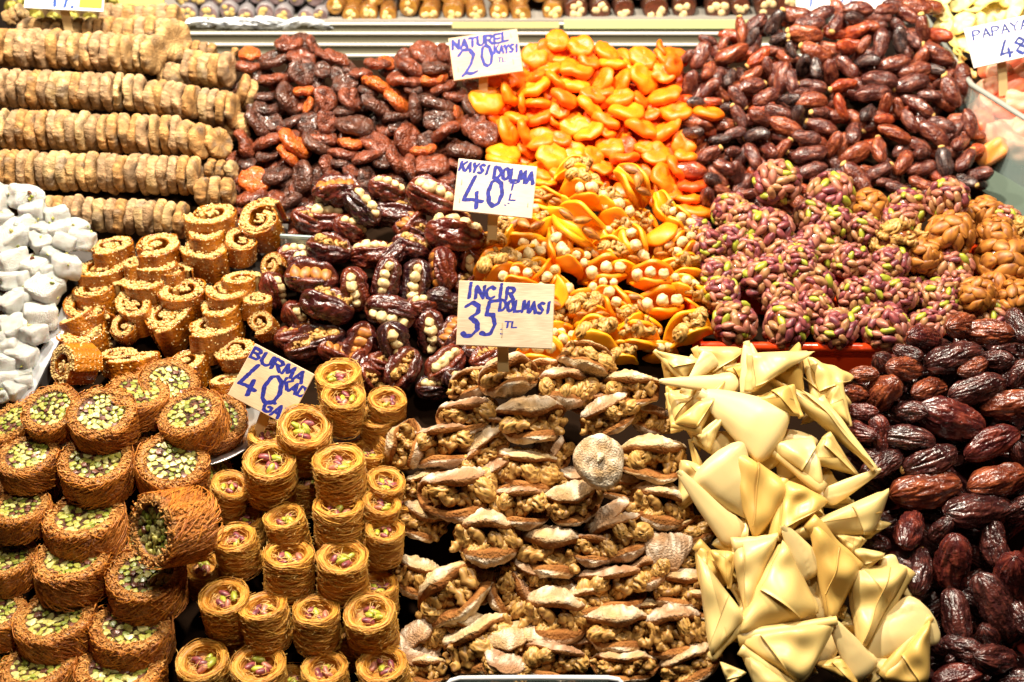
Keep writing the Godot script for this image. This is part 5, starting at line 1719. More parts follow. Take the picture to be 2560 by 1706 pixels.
func build_pastry():
	var list := [[5, 70, 190, 110, 120, 190], [235, 50, 280, 130, 160, 195], [300, 150, 410, 130, 400, 215], [430, 85, 715, 75, 430, 245], [590, 130, 800, 300, 700, 210], [55, 205, 320, 185, 390, 245], [78, 400, 325, 190, 200, 425], [525, 190, 740, 290, 940, 590], [830, 210, 872, 400, 785, 330], [255, 285, 665, 390, 430, 545], [380, 300, 600, 235, 640, 370], [195, 460, 310, 360, 240, 520], [155, 480, 240, 640, 200, 670], [330, 435, 200, 680, 462, 800], [315, 505, 612, 690, 435, 915], [510, 500, 712, 465, 742, 690], [700, 570, 770, 455, 902, 625], [740, 700, 1000, 625, 800, 765], [590, 660, 780, 750, 535, 920], [535, 920, 1050, 700, 960, 895], [960, 915, 1062, 850, 940, 825], [132, 650, 402, 865, 330, 972], [250, 975, 325, 1132, 350, 985], [355, 955, 548, 925, 400, 1255], [580, 945, 358, 1335, 728, 1250], [590, 890, 705, 1150, 735, 1000], [702, 850, 915, 1050, 770, 1295], [860, 950, 1032, 985, 960, 1050], [880, 1055, 1140, 1065, 905, 1418], [1252, 1165, 918, 1455, 1220, 1390], [1245, 1295, 1028, 1540, 1215, 1565], [205, 1000, 392, 1280, 240, 1435], [388, 1370, 802, 1305, 650, 1565], [805, 1310, 880, 1570, 1010, 1490], [715, 1490, 910, 1570, 840, 1465], [390, 1430, 460, 1600, 620, 1580], [790, 1235, 885, 1300, 850, 1215], [1000, 1010, 1132, 1165, 1090, 1005], [60, 330, 55, 235, 135, 280], [295, 1480, 405, 1525, 330, 1580], [810, 900, 935, 915, 880, 1000], [560, 700, 700, 640, 660, 800], [450, 880, 600, 820, 540, 960], [700, 1130, 860, 1120, 800, 1240], [1050, 1180, 1160, 1160, 1120, 1290], [930, 1440, 1060, 1420, 1010, 1560], [30, 110, 180, 150, 60, 270], [150, 110, 310, 220, 160, 300], [60, 260, 210, 220, 90, 430], [210, 200, 330, 120, 420, 230], [130, 400, 260, 330, 200, 520]]
	var spread := []
	for r in list:
		spread.append([(r[0] + r[2] + r[4]) / 3.0, (r[1] + r[3] + r[5]) / 3.0, 62.0])
	for u in tucked(spread, 110.0, 100.0, PackedVector2Array([Vector2(90, 180), Vector2(450, 100), Vector2(800, 180), Vector2(890, 560), Vector2(1020, 850), Vector2(1110, 1080), Vector2(1190, 1250), Vector2(1180, 1560), Vector2(480, 1560), Vector2(330, 1300), Vector2(230, 980), Vector2(150, 650), Vector2(90, 400)]), front, 0.0, 34):
		var a := rf(0, TAU)
		var t := []
		for k in 3:
			var b := a + TAU * k / 3.0 + rf(-0.4, 0.4)
			var l := rf(95, 150)
			t.append(u[0] + cos(b) * l)
			t.append(u[1] + sin(b) * l)
		list.append(t)
	for i in list.size():
		var r: Array = list[i]
		var q := []
		var mid := Vector2()
		for k in 3:
			q.append(Vector2(1640.0 + r[k * 2] / 1.8105, 840.0 + r[k * 2 + 1] / 1.8105))
			mid += q[k] / 3.0
		var small: bool = i > 40 or (q[0] - q[1]).cross(q[2] - q[1]) * (q[0] - q[1]).cross(q[2] - q[1]) < 8.0e6
		var z := front(mid.y) - 0.016 + (0.016 if small else 0.0) - 0.0006 * (i % 7) - 0.012 * sin(clampf((mid.x - 1640.0) / 560.0, 0.0, 1.0) * PI)
		var k := z / F
		var corner := []
		var area := 0.0
		for j in 3:
			var p: Vector2 = (q[j] - mid) * k * 1.17
			corner.append(Vector2(p.x, -p.y))
		area = absf((corner[1] - corner[0]).cross(corner[2] - corner[0]))
		if (corner[1] - corner[0]).cross(corner[2] - corner[0]) < 0.0:
			corner = [corner[0], corner[2], corner[1]]
		var thick := clampf(sqrt(area) * 0.23, 0.005, 0.011)
		var proto_ := make_cone(500 + i, corner, thick) if i % 4 == 1 else make_triangle(500 + i, corner, thick)
		var tilt := Basis(Vector3.RIGHT, deg_to_rad(rf(-20, 2))) * Basis(Vector3.UP, deg_to_rad(rf(-14, 14)))
		proto_.name = numbered("pastry_triangle")
		proto_.transform = Transform3D(B * tilt, pt(mid.x, mid.y, z))
		add_child(proto_)
		note("pastry triangles", proto_, mid.x, mid.y, "rolled yellow pastry cone" if i % 4 == 1 else "flat yellow pastry triangle")


# ---------------------------------------------------------------- counter, trays, shelf
# a plate with corners a b c d (seen from the front, clockwise) and a thickness behind it
func slab(sh: Shape, a: Vector3, b: Vector3, c: Vector3, d: Vector3, thick: float, col: Color):
	var n := (c - a).cross(b - a).normalized()
	if n.dot(EYE - a) < 0.0:
		n = -n
	var from := sh.t.size()
	var k := sh.v.size()
	for p in [a, b, c, d]:
		sh.v.append(p)
		sh.c.append(col)
	for p in [a, b, c, d]:
		sh.v.append(p - n * thick)
		sh.c.append(col)
	for f in [[0, 1, 2, 3], [7, 6, 5, 4], [4, 5, 1, 0], [5, 6, 2, 1], [6, 7, 3, 2], [7, 4, 0, 3]]:
		sh.t.append_array([k + f[0], k + f[1], k + f[2], k + f[0], k + f[2], k + f[3]])
	sh.turn_out(from)


func piece(parent: Node3D, called: String, a: Vector3, b: Vector3, c: Vector3, d: Vector3, thick: float, col: Color, m: String) -> MeshInstance3D:
	var sh := Shape.new()
	slab(sh, a, b, c, d, thick, col)
	return part(parent, called, sh.made(mats[m], true))


func plain(called: String, category: String, label: String) -> Node3D:
	var o := Node3D.new()
	o.name = numbered(called)
	o.set_meta("category", category)
	o.set_meta("label", label)
	add_child(o)
	return o


func down(p: Vector3, d: float) -> Vector3:
	return p + Vector3(0, -d, 0)


func build_setting():
	var wood := Color(0.016, 0.009, 0.006)
	var sh := Shape.new()
	var edge := [[1900.0, front(1900) + 0.055], [880.0, 1.055], [480.0, 1.165], [150.0, 1.265]]
	for k in 3:
		var p: Array = edge[k + 1]
		var q: Array = edge[k]
		slab(sh, pt(-700, p[0], p[1]), pt(3260, p[0], p[1]), pt(3260, q[0], q[1]), pt(-700, q[0], q[1]), 0.02, wood)
	structure("counter", sh.made(mats["board"], true))
	# red tray under the nut balls
	var red := Color(0.80, 0.060, 0.008)
	var t := plain("red_tray", "tray", "orange-red plastic tray under the pistachio balls, its front wall showing")
	var z := 1.035
	piece(t, "tray_floor", pt(1700, 610, middle(610) + 0.036), pt(2700, 610, middle(610) + 0.036), pt(2700, 890, middle(890) + 0.03), pt(1690, 890, middle(890) + 0.03), 0.004, red, "board")
	var a := pt(1752, 866, z)
	var b := pt(2420, 872, z)
	piece(t, "tray_front", a, b, down(b, 0.055), down(a, 0.055), 0.004, red, "plastic")
	var rim := Shape.new()
	rim.tube(PackedVector3Array([a, a.lerp(b, 0.5), b]), PackedFloat32Array([0.004, 0.004, 0.004]), 10, red)
	part(t, "tray_rim", rim.made(mats["plastic"]))
	piece(t, "tray_side", pt(1690, 610, middle(610) + 0.01), a, down(a, 0.04), down(pt(1690, 610, middle(610) + 0.01), 0.03), 0.003, red, "board")
	var la := pt(2008, 902, z - 0.003) + Vector3(0, 0, 0.002)
	var lb := pt(2052, 906, z - 0.003) + Vector3(0, 0, 0.002)
	var lab := piece(t, "paper_label", la, lb, down(lb, 0.011), down(la, 0.011), 0.001, Color(0.30, 0.20, 0.08), "plain")
	var li := Shape.new()
	for k in 4:
		var u := la.lerp(lb, 0.15) + Vector3(0, -0.0022 - 0.002 * k, 0.0012)
		var v := la.lerp(lb, 0.85) + Vector3(0, -0.0022 - 0.002 * k, 0.0012)
		slab(li, u, v, down(v, 0.0008), down(u, 0.0008), 0.0003, Color(0.02, 0.015, 0.01))
	part(lab, "print", li.made(mats["plain"], true), Transform3D(), true)
	# dark red tray under the plump dates
	var dt := plain("plum_tray", "tray", "dark red tray showing in the gaps beneath the plump dates")
	piece(dt, "tray_floor", pt(2150, 960, front(960) + 0.046), pt(2760, 960, front(960) + 0.046), pt(2760, 1780, front(1780) + 0.046), pt(2200, 1780, front(1780) + 0.046), 0.004, Color(0.12, 0.012, 0.008), "plastic")
	# steel tray of the amber rolls: its bright edge runs along the lokum
	var st := plain("steel_tray", "tray", "steel tray with a bright rim between the white lokum and the amber rolls")
	var e := [pt(168, 770, middle(770) - 0.002), pt(150, 810, middle(810) - 0.004), pt(95, 915, middle(915) - 0.010), pt(40, 1030, middle(1030) - 0.012), pt(0, 1110, middle(1110) - 0.012)]
	var w := Vector3(0.011, 0.0, 0.003)
	var rimb := Shape.new()
	for k in 4:
		slab(rimb, e[k] - w * 0.4, e[k] + w * 0.6, e[k + 1] + w * 0.6, e[k + 1] - w * 0.4, 0.002, Color(0.78, 0.80, 0.84))
	part(st, "tray_rim", rimb.made(mats["steel"], true))
	for k in 4:
		piece(st, "tray_side", e[k] - w * 0.35, e[k + 1] - w * 0.35, down(e[k + 1] - w * 0.5, 0.05), down(e[k] - w * 0.5, 0.05), 0.001, Color(0.55, 0.53, 0.50), "steel")
	piece(st, "tray_floor", pt(180, 560, middle(560) + 0.036), pt(720, 560, middle(560) + 0.036), pt(690, 960, middle(960) + 0.036), pt(60, 960, middle(960) + 0.036), 0.003, Color(0.10, 0.09, 0.08), "board")
	# round plate below the far pistachio slices
	var pl := plain("steel_plate", "plate", "round steel plate whose bright rim shows behind the pistachio slices")
	var dish := Shape.new()
	var rows := []
	for row in [[0.0001, 0.0], [0.048, 0.0], [0.056, 0.003], [0.061, 0.005], [0.062, 0.004], [0.061, 0.003], [0.05, -0.003], [0.0001, -0.003]]:
		var ring := []
		for i in 64:
			ring.append(Vector3(cos(TAU * i / 64) * row[0], row[1], sin(TAU * i / 64) * row[0]))
		rows.append(ring)
	dish.rings(rows, [Color(0.7, 0.66, 0.6), Color(0.7, 0.66, 0.6), Color(0.75, 0.75, 0.76), Color(0.8, 0.8, 0.82), Color(0.8, 0.8, 0.82), Color(0.8, 0.8, 0.82), Color(0.7, 0.7, 0.7), Color(0.7, 0.7, 0.7)])
	part(pl, "dish", dish.made(mats["steel"]), Transform3D(B * Basis(Vector3.RIGHT, deg_to_rad(32)), pt(480, 1066, front(1058) + 0.050)))
	# glass wall beside the dried apricots and the stuffed dates
	var gw := plain("glass_divider", "divider", "small glass divider edge between the dark apricots and the stuffed dates")
	var g0 := pt(700, 594, middle(600) + 0.004)
	var g1 := pt(800, 600, middle(600) + 0.004)
	piece(gw, "pane", g0, g1, down(g1, 0.03), down(g0, 0.03), 0.002, Color.WHITE, "clear")
	piece(gw, "rim", g0 + Vector3(0, 0.002, 0), g1 + Vector3(0, 0.002, 0), g1 - Vector3(0, 0.001, 0), g0 - Vector3(0, 0.001, 0), 0.003, Color(0.35, 0.46, 0.46), "plastic")
	# clear box at the very front
	var cb := plain("clear_box", "box", "clear plastic box edge in the middle of the front edge of the picture")
	var rim2 := Shape.new()
	var c0 := pt(1110, 1722, 0.845)
	var pts := PackedVector3Array([c0, pt(1128, 1703, 0.845), pt(1150, 1697, 0.845), pt(1350, 1695, 0.845), pt(1520, 1696, 0.845), pt(1545, 1700, 0.845), pt(1568, 1724, 0.845)])
	var rr := PackedFloat32Array()
	rr.resize(7)
	rr.fill(0.0018)
	rim2.tube(pts, rr, 8, Color(0.80, 0.80, 0.82))
	part(cb, "rim", rim2.made(mats["plastic"]))
	piece(cb, "lid", pt(1150, 1699, 0.847), pt(1520, 1699, 0.847), pt(1540, 1790, 0.842), pt(1130, 1790, 0.842), 0.001, Color.WHITE, "clear")
	# stepped steel ledge behind the apricots
	var lg := plain("stepped_ledge", "ledge", "stepped grey metal ledge with bright edges below the sausage shelf")
	var ys := [60.0, 84.0, 112.0, 139.0, 168.0, 198.0]
	for k in 6:
		var zz := 1.318 - 0.008 * k
		var p0 := pt(330, ys[k], zz)
		var p1 := pt(2050, ys[k], zz)
		piece(lg, "riser", p0, p1, down(p1, 0.0135), down(p0, 0.0135), 0.02, Color(0.13, 0.12, 0.085), "board")
		var bead := Shape.new()
		bead.tube(PackedVector3Array([p0, p0.lerp(p1, 0.5), p1]), PackedFloat32Array([0.0017, 0.0017, 0.0017]), 8, Color(0.62, 0.60, 0.55))
		part(lg, "bright_edge", bead.made(mats["plastic"]))
	var ss := Shape.new()
	var s0 := pt(330, 54, 1.324)
	var s1 := pt(2300, 50, 1.324)
	slab(ss, s0 + Vector3(0, 0, -0.30), s1 + Vector3(0, 0, -0.30), s1, s0, 0.004, Color(0.25, 0.23, 0.20))
	structure("shelf", ss.made(mats["board"], true))
	var wl := Shape.new()
	slab(wl, Vector3(-1.6, 2.2, -1.75), Vector3(1.6, 2.2, -1.75), Vector3(1.6, 0.6, -1.75), Vector3(-1.6, 0.6, -1.75), 0.05, Color(0.03, 0.02, 0.016))
	structure("back_wall", wl.made(mats["board"], true))
	for k in 2:
		var x0: float = [1130.0, 1410.0][k]
		var x1: float = [1398.0, 1880.0][k]
		var pa := pt(x0, 56 - k * 6, 1.310)
		var pb := pt(x1, 56 - k * 6, 1.310)
		var lip := Shape.new()
		slab(lip, pa, pb, down(pb, 0.006 + 0.003 * k), down(pa, 0.006 + 0.003 * k), 0.001, [Color(0.72, 0.66, 0.30), Color(0.62, 0.70, 0.34)][k])
		single("shelf_strip", lip.made(mats["plastic"], true), "shelf strip", "", Vector3.ZERO, Basis(), ["yellowish strip on the shelf edge under the nut sausages", "pale green strip on the shelf edge under the dark chocolate-brown sausages"][k])


# ---------------------------------------------------------------- things behind the heaps
func sausage(px: float, py: float, dia: float, z: float, look: int, group: String):
	var r := dia * 0.5 * z / F
	var skin: Color = [Color(0.20, 0.085, 0.020), Color(0.055, 0.022, 0.014), Color(0.22, 0.20, 0.21), Color(0.10, 0.06, 0.03)][look]
	var meat: Color = [Color(0.36, 0.17, 0.030), Color(0.10, 0.030, 0.016), Color(0.16, 0.10, 0.10), Color(0.22, 0.17, 0.03)][look]
	var bits: Color = [Color(0.86, 0.62, 0.26), Color(0.80, 0.58, 0.30), Color(0.50, 0.36, 0.12), Color(0.62, 0.56, 0.12)][look]
	var o := thing("nut_sausage", "nut sausage", group, pt(px, py, z), Basis(Vector3.UP, rf(-0.1, 0.1)) * Basis(Vector3.RIGHT, rf(-0.06, 0.10)))
	var off := Vector3(px, py, 0) * 0.37
	var body := Shape.new()
	var rows := []
	var cols := []
	for row in [[0.2, -0.13], [0.9, -0.125], [1.0, -0.11], [1.02, -0.05], [1.0, -0.006], [0.95, -0.001], [0.86, 0.0]]:
		var ring := []
		for i in 24:
			var a := TAU * i / 24
			var q: float = r * row[0] * (1.0 + 0.07 * nz(Vector3(cos(a), sin(a), row[1] * 12.0) + off))
			ring.append(Vector3(cos(a) * q, sin(a) * q, row[1]))
		rows.append(ring)
		cols.append(skin)
	body.rings(rows, cols)
	part(o, "skin", body.made(mats["amber" if look == 0 else "plastic"]))
	var end := Shape.new()
	end.blob(18, 10, func(d: Vector3): return [Vector3(d.x * r * 0.88, d.y * r * 0.88, d.z * r * 0.10 + r * 0.02 * nz(d * 4.0 + off)), mixed(meat * 0.7, meat * 1.3, 0.5 + nz(d * 3.0 + off))])
	part(o, "cut_end", end.made(mats["caramel"]))
	for k in rng.randi_range(4, 6):
		var a := rf(0, TAU)
		var q := sqrt(rng.randf()) * 0.55 * r
		var nut := Shape.new()
		nut.blob(9, 6, func(d: Vector3): return [d * Vector3(r * rf(0.24, 0.36), r * rf(0.20, 0.34), r * 0.14), bits * rf(0.8, 1.1)])
		part(o, "nut", nut.made(mats["nut"]), Transform3D(Basis(Vector3.BACK, rf(0, 3)), Vector3(cos(a) * q, sin(a) * q, r * 0.08)))
	note(group, o, px, py, ["golden brown sausage end", "dark brown sausage end", "greyish wrapped sausage end", "mottled green sausage end"][look])


func build_background():
	for r in [[1132, 32, 54], [1191, 32, 50], [1248, 32, 50], [1304, 40, 52], [1382, 30, 54], [921, 36, 48], [878, 40, 48], [836, 16, 46], [970, 40, 46], [1072, 36, 52], [1021, 20, 50], [1122, -12, 50], [1172, -10, 52], [1240, -14, 52], [1300, -8, 52], [1350, -18, 52], [1060, -20, 50], [1000, -24, 50], [940, -8, 48], [885, -6, 48], [835, -30, 48]]:
		sausage(r[0], r[1], r[2], 1.33 + (0.01 if r[1] < 10 else 0.0), 0, "golden sausages")
	for r in [[1440, 26, 62], [1502, 27, 54], [1561, 25, 54], [1640, 25, 66], [1712, 22, 62], [1796, 22, 66], [1852, 18, 52], [1918, 18, 62], [1470, -26, 58], [1532, -26, 58], [1600, -28, 60], [1675, -30, 62], [1755, -32, 62], [1825, -34, 60], [1890, -36, 58], [1970, 12, 60]]:
		sausage(r[0], r[1], r[2], 1.335 + (0.01 if r[1] < 10 else 0.0), 1, "dark sausages")
	for r in [[570, 28, 46], [614, 40, 44], [662, 32, 48], [708, 40, 50], [764, 46, 44], [520, 38, 52], [468, 36, 50], [800, 40, 40], [545, -8, 46], [590, -14, 46], [640, -12, 46], [690, -10, 48], [740, -6, 46], [785, -4, 46], [495, -8, 48], [455, -6, 46]]:
		sausage(r[0], r[1], r[2], 1.33, 2, "wrapped sausages")
	for r in [[90, 40, 46], [135, 48, 44], [180, 44, 46], [225, 48, 44], [270, 40, 44], [110, 2, 44], [155, 4, 44], [200, 2, 46], [245, 2, 44], [290, 4, 44], [60, 8, 44], [30, 20, 44], [310, 36, 40], [330, -6, 44]]:
		sausage(r[0], r[1], r[2], 1.345, 3, "green sausages")
	# crumpled clear film under the wrapped sausages
	for k in 9:
		var px := 455.0 + k * 40.0 + rf(-8, 8)
		var sh := Shape.new()
		var off := Vector3(k * 3.0, 5, 1)
		sh.blob(22, 12, func(d: Vector3): return [Vector3(d.x * 0.014, d.y * 0.0032, d.z * 0.007) * (0.75 + 0.9 * ridge(d * 2.2 + off)), Color(0.72, 0.76, 0.80)])
		var o := single("film_crumple", sh.made(mats["plastic"]), "plastic film", "crumples of film", pt(px, 60 + rf(-3, 3), 1.322), B * Basis(Vector3.BACK, rf(-0.4, 0.4)))
		note("film crumples", o, px, 60, "whitish film crumple")
	var yc := plain("yellow_packet", "packet", "pale yellow packet at the top between fig rows and wrapped sausages")
	var py0 := pt(285, -40, 1.30)
	var py1 := pt(415, -50, 1.30)
	piece(yc, "packet_face", py0, py1, pt(405, 22, 1.30), pt(300, 18, 1.30), 0.004, Color(0.72, 0.70, 0.14), "plastic")
	piece(yc, "green_band", py0.lerp(pt(300, 18, 1.30), 0.3) + Vector3(0, 0, 0.0006), py1.lerp(pt(405, 22, 1.30), 0.3) + Vector3(0, 0, 0.0006), py1.lerp(pt(405, 22, 1.30), 0.6) + Vector3(0, 0, 0.0006), py0.lerp(pt(300, 18, 1.30), 0.6) + Vector3(0, 0, 0.0006), 0.0005, Color(0.45, 0.62, 0.16), "plastic")
	# banana chips
	var chips := []
	for k in 4:
		var off := Vector3(k * 5.0, 2, 7)
		var sh := Shape.new()
		sh.blob(26, 10, func(d: Vector3):
			var p := Vector3(d.x * 0.5, signf(d.y) * pow(absf(d.y), 0.4) * 0.05, d.z * 0.42) * (1.0 + 0.10 * nz(d + off))
			p.y += 0.22 * p.x * p.x + 0.08 * nz(Vector3(d.x, 0, d.z) * 1.6 + off)
			var r := Vector2(d.x, d.z).length()
			return [p, mixed(Color(0.86, 0.74, 0.34), Color(0.82, 0.62, 0.16), clampf((r - 0.75) * 4.0, 0.0, 1.0))])
		chips.append(sh.made(mats["pastry"]))
	for r in [[2355, 30, 70], [2400, 60, 80], [2430, 20, 80], [2480, 30, 90], [2530, 20, 80], [2480, 75, 80], [2380, 100, 80], [2420, 110, 70], [2360, 65, 60], [2400, 150, 70], [2385, 190, 60], [2440, 60, 70], [2550, 60, 80], [2410, 5, 80], [2460, -10, 90], [2350, -5, 70], [2420, 180, 60], [2520, 60, 90], [2560, 20, 80], [2395, 130, 60], [2340, 20, 60], [2500, -5, 90]]:
		var z := back(r[1]) + 0.03 + rf(-0.006, 0.006)
		var o := single("banana_chip", chips[rng.randi_range(0, 3)], "banana chip", "banana chips behind the date heap", pt(r[0], r[1], z), face(rf(0, 180), rf(0.3, 0.9), rf(0, TAU)).scaled_local(Vector3.ONE * (r[2] * z / F)))
		note("banana chips", o, r[0], r[1], "pale yellow banana chip")
	# papaya cubes
	var cubes := []
	for k in 5:
		var off := Vector3(k * 4.0, 1, 3)
		var sh := Shape.new()
		var tone: Color = [Color(0.86, 0.24, 0.11), Color(0.88, 0.36, 0.22), Color(0.84, 0.16, 0.06), Color(0.88, 0.46, 0.30), Color(0.86, 0.30, 0.05)][k]
		sh.blob(20, 14, func(d: Vector3):
			var m := pow(pow(absf(d.x), 5.0) + pow(absf(d.y), 5.0) + pow(absf(d.z), 5.0), 0.2)
			var p := d / m * Vector3(0.5, 0.3, 0.42)
			p *= 1.0 + 0.16 * nz(p * 2.4 + off)
			return [p, mixed(tone, Color(0.90, 0.62, 0.50), 0.4 * maxf(0.0, nz(p * 4.0 + off)))])
		cubes.append(sh.made(mats["orange fruit"]))
	for r in [[2500, 190, 80], [2540, 150, 90], [2470, 220, 70], [2520, 230, 90], [2560, 200, 90], [2545, 260, 90], [2490, 180, 70], [2575, 120, 80], [2560, 95, 70], [2530, 110, 60], [2590, 270, 90], [2510, 280, 90], [2470, 270, 80], [2550, 320, 90], [2490, 330, 90], [2460, 310, 80], [2540, 370, 90], [2480, 380, 80], [2590, 350, 90], [2590, 160, 90], [2450, 240, 60]]:
		var z: float = back(r[1]) + 0.018 + rf(-0.006, 0.006)
		var o := single("papaya_piece", cubes[rng.randi_range(0, 4)], "candied papaya", "candied papaya pieces in the clear bin", pt(r[0], r[1], z), (B * spin()).scaled_local(Vector3.ONE * (r[2] * z / F)))
		note("candied papaya", o, r[0], r[1], "pinkish orange papaya piece")
	# the clear bin that holds them
	var bin := plain("clear_bin", "bin", "clear plastic bin wall in front of the candied papaya at the right edge")
	var a := pt(2430, 212, back(212) - 0.014)
	var b := pt(2720, 395, back(395) - 0.060)
	piece(bin, "front_wall", a, b, down(b, 0.15), down(a, 0.15), 0.003, Color.WHITE, "clear")
	var c := pt(2300, 20, 1.30)
	piece(bin, "side_wall", c, a, down(a, 0.12), down(c, 0.12), 0.003, Color.WHITE, "clear")
	var rim := Shape.new()
	rim.tube(PackedVector3Array([c, a, b]), PackedFloat32Array([0.0024, 0.0026, 0.0026]), 8, Color(0.30, 0.32, 0.29))
	part(bin, "rim", rim.made(mats["plastic"]))
	piece(bin, "inner_panel", pt(2440, 400, back(400) + 0.03), pt(2720, 560, back(560) + 0.0), pt(2720, 760, back(760) + 0.01), pt(2440, 600, back(600) + 0.03), 0.003, Color(0.10, 0.13, 0.105), "board")


# ---------------------------------------------------------------- price cards
const STROKES := {
	"A": "0,1 .5,0 1,1/.2,.65 .8,.65", "B": "0,0 0,1/0,0 .7,.05 .85,.25 .6,.45 0,.5/.6,.5 .95,.7 .8,.95 0,1", "C": "1,.15 .6,0 .15,.2 0,.55 .2,.9 .6,1 1,.85",
	"D": "0,0 0,1 .6,.95 1,.6 .95,.3 .6,.05 0,0", "E": "1,0 0,0 0,1 1,1/0,.5 .8,.5", "G": "1,.12 .6,0 .15,.2 0,.6 .2,.95 .7,1 1,.85 1,.55 .6,.55", "I": ".5,0 .5,1", "K": "0,0 0,1/1,0 .05,.55/.3,.42 1,1",
	"L": "0,0 0,1 .9,.95", "M": "0,1 .1,0 .5,.7 .9,0 1,1", "N": "0,1 0,0 1,1 1,0", "O": ".5,0 .15,.15 0,.5 .15,.88 .5,1 .85,.88 1,.5 .85,.15 .5,0", "P": "0,1 0,0 .7,.03 1,.25 .7,.5 0,.52",
	"R": "0,1 0,0 .7,.03 .95,.22 .7,.47 0,.5/.4,.5 1,1", "S": "1,.1 .5,0 .1,.2 .4,.47 .9,.7 .6,1 0,.92", "T": "0,0 1,0/.5,0 .5,1", "U": "0,0 0,.75 .3,1 .7,1 1,.75 1,0", "V": "0,0 .5,1 1,0", "Y": "0,0 .5,.5 1,0/.5,.5 .5,1",
	"0": ".5,0 .2,.1 0,.5 .15,.88 .45,1 .8,.88 1,.5 .85,.12 .5,0", "1": "0,.25 .5,0 .45,1", "2": "0,.2 .3,0 .75,.03 .95,.25 .7,.6 .3,.9 .1,1 .3,.92 .7,.98 1,.92", "3": "0,.12 .4,0 .85,.1 .85,.3 .4,.45 .9,.6 1,.8 .6,1 .2,1 0,.92",
	"4": ".62,0 .3,.4 0,.78 .5,.74 1,.78/.72,.5 .70,1", "5": "1,0 .3,.05 .2,.42 .7,.42 .95,.7 .7,.97 .3,1 0,.95", "7": "0,.05 1,0 .4,1", ".": ".4,.9 .6,1", "i": ".5,0 .5,1/.5,-.28 .52,-.2", "j": ".3,.3 .7,.5", "8": ".5,.45 .1,.25 .5,0 .9,.25 .5,.45 .05,.72 .5,1 .95,.72 .5,.45",
}


# text: [letters, left, top, width, height] as shares of the card; pen in pixels
func card_picture(w: int, h: int, ground: Color, ink: Color, text: Array, grain: float, seed_: int) -> ImageTexture:
	var im := Image.create(w, h, false, Image.FORMAT_RGB8)
	for y in h:
		for x in w:
			var g := nz(Vector3(x * 0.012, y * 0.16, seed_)) * grain + nz(Vector3(x * 0.3, y * 0.3, seed_)) * grain * 0.4 + nz(Vector3(x * 0.006, y * 0.006, seed_)) * grain
			im.set_pixel(x, y, Color(ground.r + g, ground.g + g, ground.b + g * 0.9))
	for run in text:
		var letters: String = run[0]
		var n := letters.length()
		var lw: float = run[3] * w / n
		var lh: float = run[4] * h
		for i in n:
			var ch := letters[i]
			var x0: float = run[1] * w + lw * (i + 0.10)
			var y0: float = run[2] * h + lh * 0.05 * nz(Vector3(i * 3.0, seed_, 1)) + (run[7] if run.size() > 7 else 0.0) * i
			var lean: float = run[6] if run.size() > 6 else -0.12
			for stroke in STROKES[ch].split("/"):
				var last := Vector2(-1, 0)
				for s in stroke.split(" "):
					var q: PackedStringArray = s.split(",")
					var p := Vector2(q[0].to_float(), q[1].to_float())
					p = Vector2(x0 + p.x * lw * 0.76 + lean * (p.y - 0.5) * lh, y0 + p.y * lh)
					if last.x >= 0.0 or last.y > 0.0:
						var steps := maxi(1, int(last.distance_to(p) / 1.5))
						for k in steps + 1:
							var c := last.lerp(p, float(k) / steps)
							var pen: float = run[5] * 1.45 * (1.0 + 0.22 * nz(Vector3(c.x * 0.03, c.y * 0.03, seed_ + i)))
							for dy in range(-int(pen) - 1, int(pen) + 2):
								for dx in range(-int(pen) - 1, int(pen) + 2):
									var f := dx + dy * 0.6
									if Vector2(f, dy).length() <= pen:
										var px := int(c.x) + dx
										var pyy := int(c.y) + dy
										if px >= 0 and pyy >= 0 and px < w and pyy < h:
											var v := 0.06 * nz(Vector3(px * 0.05, pyy * 0.05, seed_))
											im.set_pixel(px, pyy, Color(ink.r + v, ink.g + v, ink.b + v * 2.0))
					last = p
	return ImageTexture.create_from_image(im)


